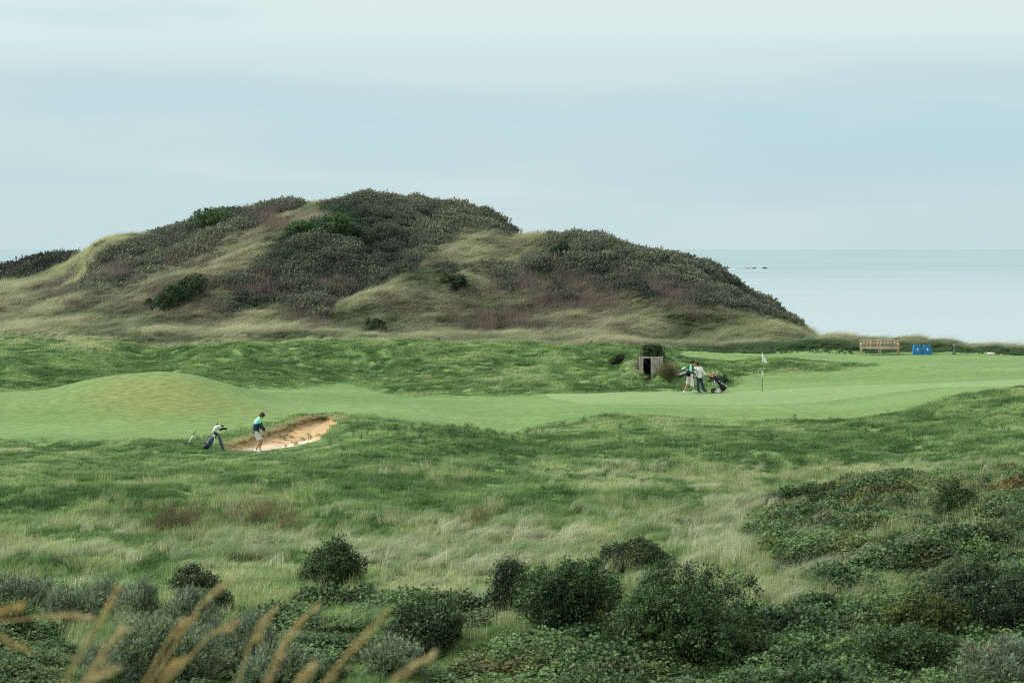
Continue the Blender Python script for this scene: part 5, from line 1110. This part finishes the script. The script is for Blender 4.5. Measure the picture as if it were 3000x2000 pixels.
fc = bpy.data.curves.new('bag_lettering', 'FONT'); fc.body = 'TaylorMade'; fc.size = .085; fc.extrude = .004; fc.shear = .25; fc.align_x = 'CENTER'; fc.offset = .0018; fc.materials.append(M_mark)
fo = text_mesh(fc, 'lettering', tb); fo.location = a_ + w * .30 + V3(.075, -.195, .035); fo.rotation_euler = (math.radians(90), math.atan2(w.z, -w.x) * .62, 0)
clubs_in(tb, b_, (w + V3(.05, 0, 0)).normalized(), 4, [('iron', M_alu), ('iron', M_steel), ('wood', M_bagblk, .05), ('iron', M_alu)], .09, .18)
MB().tube([b_ + V3(.05, -.03, -.02), b_ + V3(-.06, -.04, .17), b_ + V3(-.12, -.04, .26)], [.022, .022, .035], n=10).build('club_sleeve', M_furw, tb)
mb = MB(); mb.ball(b_ + V3(-.15, -.05, .13), .095, (1, .9, 1.05), jit=.05); mb.ball(b_ + V3(-.17, -.06, .03), .06, (1, .9, 1.2), jit=.05); mb.ball(b_ + V3(-.20, -.04, .21), .03); mb.ball(b_ + V3(-.10, -.04, .22), .03); mb.build('head_cover', M_orange, tb, remesh=.009)
MB().ball(b_ + V3(-.155, -.13, .06), .035, (1, .6, 1)).build('cover_muzzle', M_stone, tb)
MB().tube([b_ + V3(-.02, -.03, -.05), b_ + V3(-.09, -.07, .10)], [.05, .035], n=10).build('head_cover', M_bagnavy, tb)

# --- flagstick
fp = at(2233, 128.0); fs = empty('flagstick', fp); tag(fs, 'black and white banded flagstick with a limp white flag on the green', 'flag')
for z0, z1, m_, nm in ((0, .74, M_flagb, 'lower_black_band'), (.74, 1.12, M_flagp, 'lower_white_band'), (1.12, 1.44, M_flagb, 'upper_black_band'), (1.44, 2.06, M_flagp, 'upper_white_band'), (2.06, 2.11, M_flagb, 'finial')):
    MB().tube([(0, 0, z0 - (.05 if z0 == 0 else 0)), (0, 0, z1)], [.018 if z0 < 1.4 else .017] * 2, n=12).build(nm, m_, fs)
V = []; nx, nz = 12, 14
for j in range(nz):
    t = j / (nz - 1)
    for i in range(nx):
        s = i / (nx - 1); V.append([.015 + s * (.05 + .17 * math.sin(min(1, t * 1.25) * 1.7)) , .03 * math.sin(s * 9 + t * 3) * s, 2.05 - t * .44 - s * (.10 + .10 * (1 - t)) + .06 * s * s - (.08 * s if t > .8 else 0)])
ii = np.arange(nx * nz).reshape(nz, nx); fo = link('flag', np_mesh('flag', np.array(V), np.stack([ii[:-1, :-1], ii[:-1, 1:], ii[1:, 1:], ii[1:, :-1]], -1).reshape(-1, 4)), fs, (M_white,)); fo.modifiers.new('thickness', 'SOLIDIFY').thickness = .004
mb = MB(); mb.tube([(0, 0, .002), (0, 0, .006)], [.054, .054], n=18); mb.build('cup_rim', M_mark, fs)
# --- golf balls
gb0 = None
for (u_, Y_, v_), lb in zip([(2316, None, 1148), (2450, None, 1171), (882, None, 1176)], ['golf ball on the green just right of the flagstick', 'golf ball on the green further right, nearer the slope', 'golf ball on the mown fairway above the bunker']):
    p = spot(u_, v_)
    if gb0 is None: mb = MB(); mb.ball((0, 0, .028), .028, seg=20, rings=14); gb0 = mb.build('golf_ball', M_ball); o = gb0
    else: o = gb0.copy(); COL.objects.link(o)
    o.location = p; tag(o, lb, 'golf ball', 'golf balls lying on the course')
# --- bench
bn = at(2577, 151.3); bz = max(float(h(bn.x - 1.1, bn.y)), float(h(bn.x + 1.1, bn.y)), bn.z); be = empty('park_bench', V3(bn.x, bn.y, bz - .02)); tag(be, 'weathered wooden bench facing the course on the upper tee', 'bench')
L_ = 2.42
for x_ in (-L_ / 2 + .05, 0, L_ / 2 - .05):
    s_ = 0 if x_ == 0 else 1
    MB().box(V3(x_, -.26, .22 + .10 * s_), V3(.075, .075, .44 + .20 * s_), bev=.006).build('leg', M_wood2 if x_ > 0.5 else M_wood, be)
    MB().box(V3(x_, .235, .20), V3(.07, .07, .40), bev=.006).build('leg', M_wood, be)
for x_ in (-L_ / 2 + .05, L_ / 2 - .05):
    MB().box(V3(x_, -.04, .655), V3(.085, .56, .045), bev=.01).build('armrest', M_wood, be)
mb = MB()
for i in range(5): mb.box(V3(0, -.27 + i * .105, .425), V3(L_ - .18, .085, .028), bev=.004)
mb.box(V3(0, -.265, .375), V3(L_ - .16, .035, .07), bev=.004); mb.build('seat', M_wood, be)
mb = MB()
for i in range(25): mb.box(V3(-L_ / 2 + .145 + i * (L_ - .29) / 24, .245, .655), V3(.052, .02, .39), (-.10, 0, 0))
mb.box(V3(0, .225, .475), V3(L_ - .18, .04, .06), (-.10, 0, 0), .004); mb.build('backrest', M_wood, be)
MB().box(V3(0, .27, .875), V3(L_, .05, .085), (-.10, 0, 0), .008).build('top_rail', M_wood, be)
for x_ in (-L_ / 2 + .04, L_ / 2 - .04): MB().box(V3(x_, .250, .63), V3(.07, .055, .48), (-.10, 0, 0), .006).build('back_post', M_wood, be)
st = MB().tube([V3(-.13, 0, -.03), V3(.0, 0, .012), V3(.14, 0, .075), V3(.19, 0, .105)], [.018, .024, .026, .016], n=8).build('stick', M_bark); st.location = V3(bn.x + 1.06, bn.y + .27, bz + .93); tag(st, 'dark slanting stick lying on the right end of the bench top', 'stick')
# --- two blue boxes
def blue_box(u, lb, inner, first=None):
    p = at(u, 151.2); root = empty('tee_box', p); tag(root, lb, 'box', 'blue boxes beside the bench')
    mb = MB(); w0, w1, d0, d1, H = .30, .195, .22, .16, .60
    base = [V3(-w0, -d0, -.02), V3(w0, -d0, -.02), V3(w0, d0, -.02), V3(-w0, d0, -.02)]; top = [V3(-w1, -d1, H), V3(w1, -d1, H), V3(w1, d1, H), V3(-w1, d1, H)]; inn = [V3(q.x * .88, q.y * .86, H) for q in top]; low = [V3(q.x, q.y, H - .12) for q in inn]
    vb, vt, vi, vl = [[mb.bm.verts.new(q) for q in l] for l in (base, top, inn, low)]
    for A, B in ((vb, vt), (vt, vi), (vi, vl)):
        for k in range(4): mb.bm.faces.new((A[k], A[(k + 1) % 4], B[(k + 1) % 4], B[k]))
    mb.bm.faces.new(vl); mb.bm.faces.new(vb[::-1])
    bmesh.ops.bevel(mb.bm, geom=[e for e in mb.bm.edges], offset=.008, segments=2, affect='EDGES'); mb.build('casing', M_blue, root, smooth=False)
    MB().box(V3(0, 0, H - .10), V3(.30, .24, .03)).build('opening_shade', M_dark, root)  # near-black plate that paints the shade inside the box mouth
    sl = math.atan2(d0 - d1, H)
    def drop(k, y, m_, nm):
        pts = [V3(0, y, .10 * k)] + [V3(math.sin(t) * .062 * k, y, -math.cos(t) * .062 * k - .02 * k + .0) for t in np.linspace(math.pi * .72, -math.pi * .72, 15)]
        o = MB().poly(pts, V3(0, .01, 0)).build(nm, m_, root, smooth=False); o.location = V3(0, -.193, .31); o.rotation_euler = (-sl, 0, 0)
    drop(1.0, -.018, M_mark, 'drop_emblem'); inner and drop(inner, -.023, M_mark2, 'drop_centre')
blue_box(2686.5, 'blue tapered box with a white drop emblem, nearer the bench', .55); blue_box(2715.5, 'blue tapered box with a white drop emblem, farther from the bench', .30)
# --- black marker post
mp_ = at(2794.5, 151.2); po = empty('marker_post', mp_); tag(po, 'short black tee marker post with white lettering down its face', 'post')
MB().box(V3(0, 0, .285), V3(.165, .13, .61), bev=.008).build('post', M_flagb, po)
def glyphs(txt, size, z, rot, nm):
    c = bpy.data.curves.new(nm, 'FONT'); c.body = txt; c.size = size; c.extrude = .003; c.align_x = 'CENTER'; c.align_y = 'CENTER'; c.offset = .007; c.materials.append(M_mark); o = text_mesh(c, nm, po); o.location = (0, -.070, z); o.rotation_euler = (math.radians(90), rot, 0)
glyphs('T', .19, .500, 0, 'lettering'); glyphs('I', .13, .40, 0, 'lettering'); glyphs('I', .13, .315, 0, 'lettering'); glyphs('S', .14, .235, 0, 'lettering'); glyphs('B', .13, .155, 0, 'lettering')
MB().box(V3(0, -.067, .085), V3(.12, .006, .04)).build('label_plate', M_mark2, po)
# --- pale stone at the tee edge
mb = MB(); mb.ball(V3(0, 0, .03), .22, (1.25, .7, .42), jit=.07, seg=14, rings=9); so_ = mb.build('stone', mat('pale_stone', (0.50, 0.47, 0.42), .9, noise=.25, nscale=9)); so_.location = at(2904, 151.6); tag(so_, 'flat pale stone at the right end of the upper tee', 'stone')
# --- plank dugout in the bank
HU = at(1908, 133.9); fl = HUT_FLOOR; hu = empty('dugout', V3(HU.x, HU.y, fl)); tag(hu, 'small timber-fronted dugout with an open doorway set in the grassy bank', 'shelter')
hs = 1 / (F / 133.9)                                                      # metres per photo pixel here
def ux(u): return (u - 1908) * hs
def vz(v): return EYE - (v - VH) * hs - fl
zt = vz(1044)
for i, (u0, u1, zb) in enumerate(((1872, 1877.5, .15), (1878.5, 1884.5, 0), (1906.5, 1915.5, -.15))):
    MB().box(V3(ux((u0 + u1) / 2), .0 if i < 2 else -.08, (zt + zb) / 2), V3(ux(u1) - ux(u0), .10, zt - zb), bev=.008).build('post', M_plank, hu)
MB().box(V3(ux(1897), .03, zt - .06), V3(ux(1912) - ux(1882), .09, .115), bev=.008).build('lintel', M_plank, hu)
for i, (u0, u1) in enumerate(((1916.2, 1921), (1921.7, 1927), (1927.6, 1931.4), (1932, 1937), (1937.6, 1943))):
    MB().box(V3(ux((u0 + u1) / 2), -.05 + .035 * i + .01 * (i % 2), (zt - .02 * (i % 2)) / 2 - .1), V3(ux(u1) - ux(u0), .05, zt + .2 - .02 * (i % 2)), bev=.006).build('plank', M_plank, hu)
mb = MB(); mb.box(V3(ux(1914), .66, zt - .03), V3(1.12, 1.18, .04)); mb.build('roof', M_plank, hu)
mb = MB(); mb.box(V3(ux(1876), .66, zt / 2 - .1), V3(.05, 1.15, zt + .18)); mb.box(V3(ux(1943) + .02, .72, zt / 2 - .1), V3(.05, 1.0, zt + .18)); mb.box(V3(ux(1909), 1.24, zt / 2 - .1), V3(1.25, .05, zt + .18)); mb.build('inner_wall', M_dark, hu)  # near-black walls: the doorway's shade is put into their colour
shrub('roof_bush', 'dense dark bush growing over the dugout roof', 'bush', None, None, 'gorse', 81, loc=V3(HU.x + ux(1911), HU.y + .52, fl + zt - .10), size=(.84, .66, .74), leaf=.07, nl=20, lean=.0)
shrub('roof_bush', 'dark leafy bush on the bank just left of the dugout', 'bush', None, None, 'gorse', 82, loc=V3(HU.x + ux(1835), HU.y + 3.6, float(h(HU.x + ux(1835), HU.y + 3.6))), size=(.85, .5, .55), leaf=.07, nl=18, lean=.1)
shrub('bracken', 'rust-brown bracken heaped against the right side of the dugout', 'fern', None, None, 'rust', 83, loc=at(1962, 132.8), size=(.62, .50, .55), leaf=.15, asp=.12, dens=.7, nl=18, shoots=True, lean=-.25)
shrub('dune_bush', 'dark weedy clump behind the push trolley', 'bush', None, None, 'green', 84, loc=at(2105, 134.2), size=(.95, .6, .55), leaf=.09, nl=18, dens=.8, lean=.1)
# --- rocks awash in the sea
M_rock = mat('wet_rock', (0.035, 0.05, 0.058), .7, noise=.3, nscale=.5)
M_foam = mat('foam', (0.8, 0.82, 0.82), .9)
RD = 20 * F / (787 - VH)
for u_, w_, h_, lb, sd in ((2117, 46, 6, 'long low dark reef just right of the dune, far out at sea', 1), (2192, 16, 3, 'thin low rock at the left of the rock group in the sea', 2), (2210, 12, 6, 'small pointed rock in the middle of the rock group in the sea', 3), (2240, 12, 8, 'round dark rock, rightmost of the rocks in the sea', 4)):
    s = RD / F; random.seed(sd); root = MB(); k = max(1, int(w_ / 10))
    for i in range(k): root.ball(V3((i - (k - 1) / 2) * w_ * s / k, 0, 0), w_ * s / k * .62, (1, .8, 2 * h_ / w_ * k * .62 * random.uniform(.7, 1.1)), jit=.08, seg=14, rings=10)
    o = root.build('sea_rock', M_rock, remesh=.35 if k > 1 else 0); o.location = V3((u_ - 1500) * s, RD, 0); tag(o, lb, 'rock', 'rocks awash in the sea')
    mb = MB(); mb.ball(V3(0, 0, 0), w_ * s * .75, (1, .5, .02 if w_ > 20 else .04), seg=20, jit=.12); f_ = mb.build('surf', M_foam, o); f_.location = V3(w_ * s * .15, -w_ * s * .3, .05)

# --- small weeds rooted in the sand face
r = np.random.default_rng(77); P = []
for k in range(26):
    p = spot(r.normal(868, 40), r.normal(1258, 7)); P.append((p.x, p.y, float(np.interp(0, [0], [0])) + p.z))
P = np.array(P); dz_ = bunk_dist(P[:, 0], P[:, 1]); P[:, 2] -= 0.22 + 0.36 * np.clip(dz_ / 1.5, 0, 1) ** 0.9; s_ = 0.30 + 0.3 * r.random(len(P))
scatter('sand_weeds', 'weed', P, np.stack([0 * s_, 0 * s_, r.random(len(P)) * 6], -1), np.stack([s_ * 1.4, s_ * 1.4, s_ * .8], -1), np.repeat(C3(0.07, 0.10, 0.03), len(P), 0), 'small green weeds sprouting on the sand face')

# --- dry straw fringe along the upper lip of the bunker
r = np.random.default_rng(78); x = r.uniform(-13.5, -7.0, 9000); y = r.uniform(103.2, 114.5, 9000); u = uof(x, y)
d_ = bunk_dist(x, y); out_ = ~bunk_in(x, y) & (d_ < np.clip(0.10 + (u - 660) / 300 * 0.55, 0.1, 0.65) * (0.6 + 0.6 * fbm(x, y, 1.2, 2, 5.))) & (y > 104 + np.clip((u - 860) / 20, 0, 6)) & (u < 1005); x, y = x[out_], y[out_]; n = len(x)
scatter('bunker_fringe', 'short', np.stack([x, y, h(x, y)], -1), rots(r, n), np.stack([np.ones(n), np.ones(n), 0.25 + 0.25 * r.random(n)], -1), lerp(np.repeat(C3(0.30, 0.28, 0.13), n, 0), C3(0.50, 0.45, 0.26), r.random(n)), 'dry straw-coloured grass along the upper lip of the bunker')
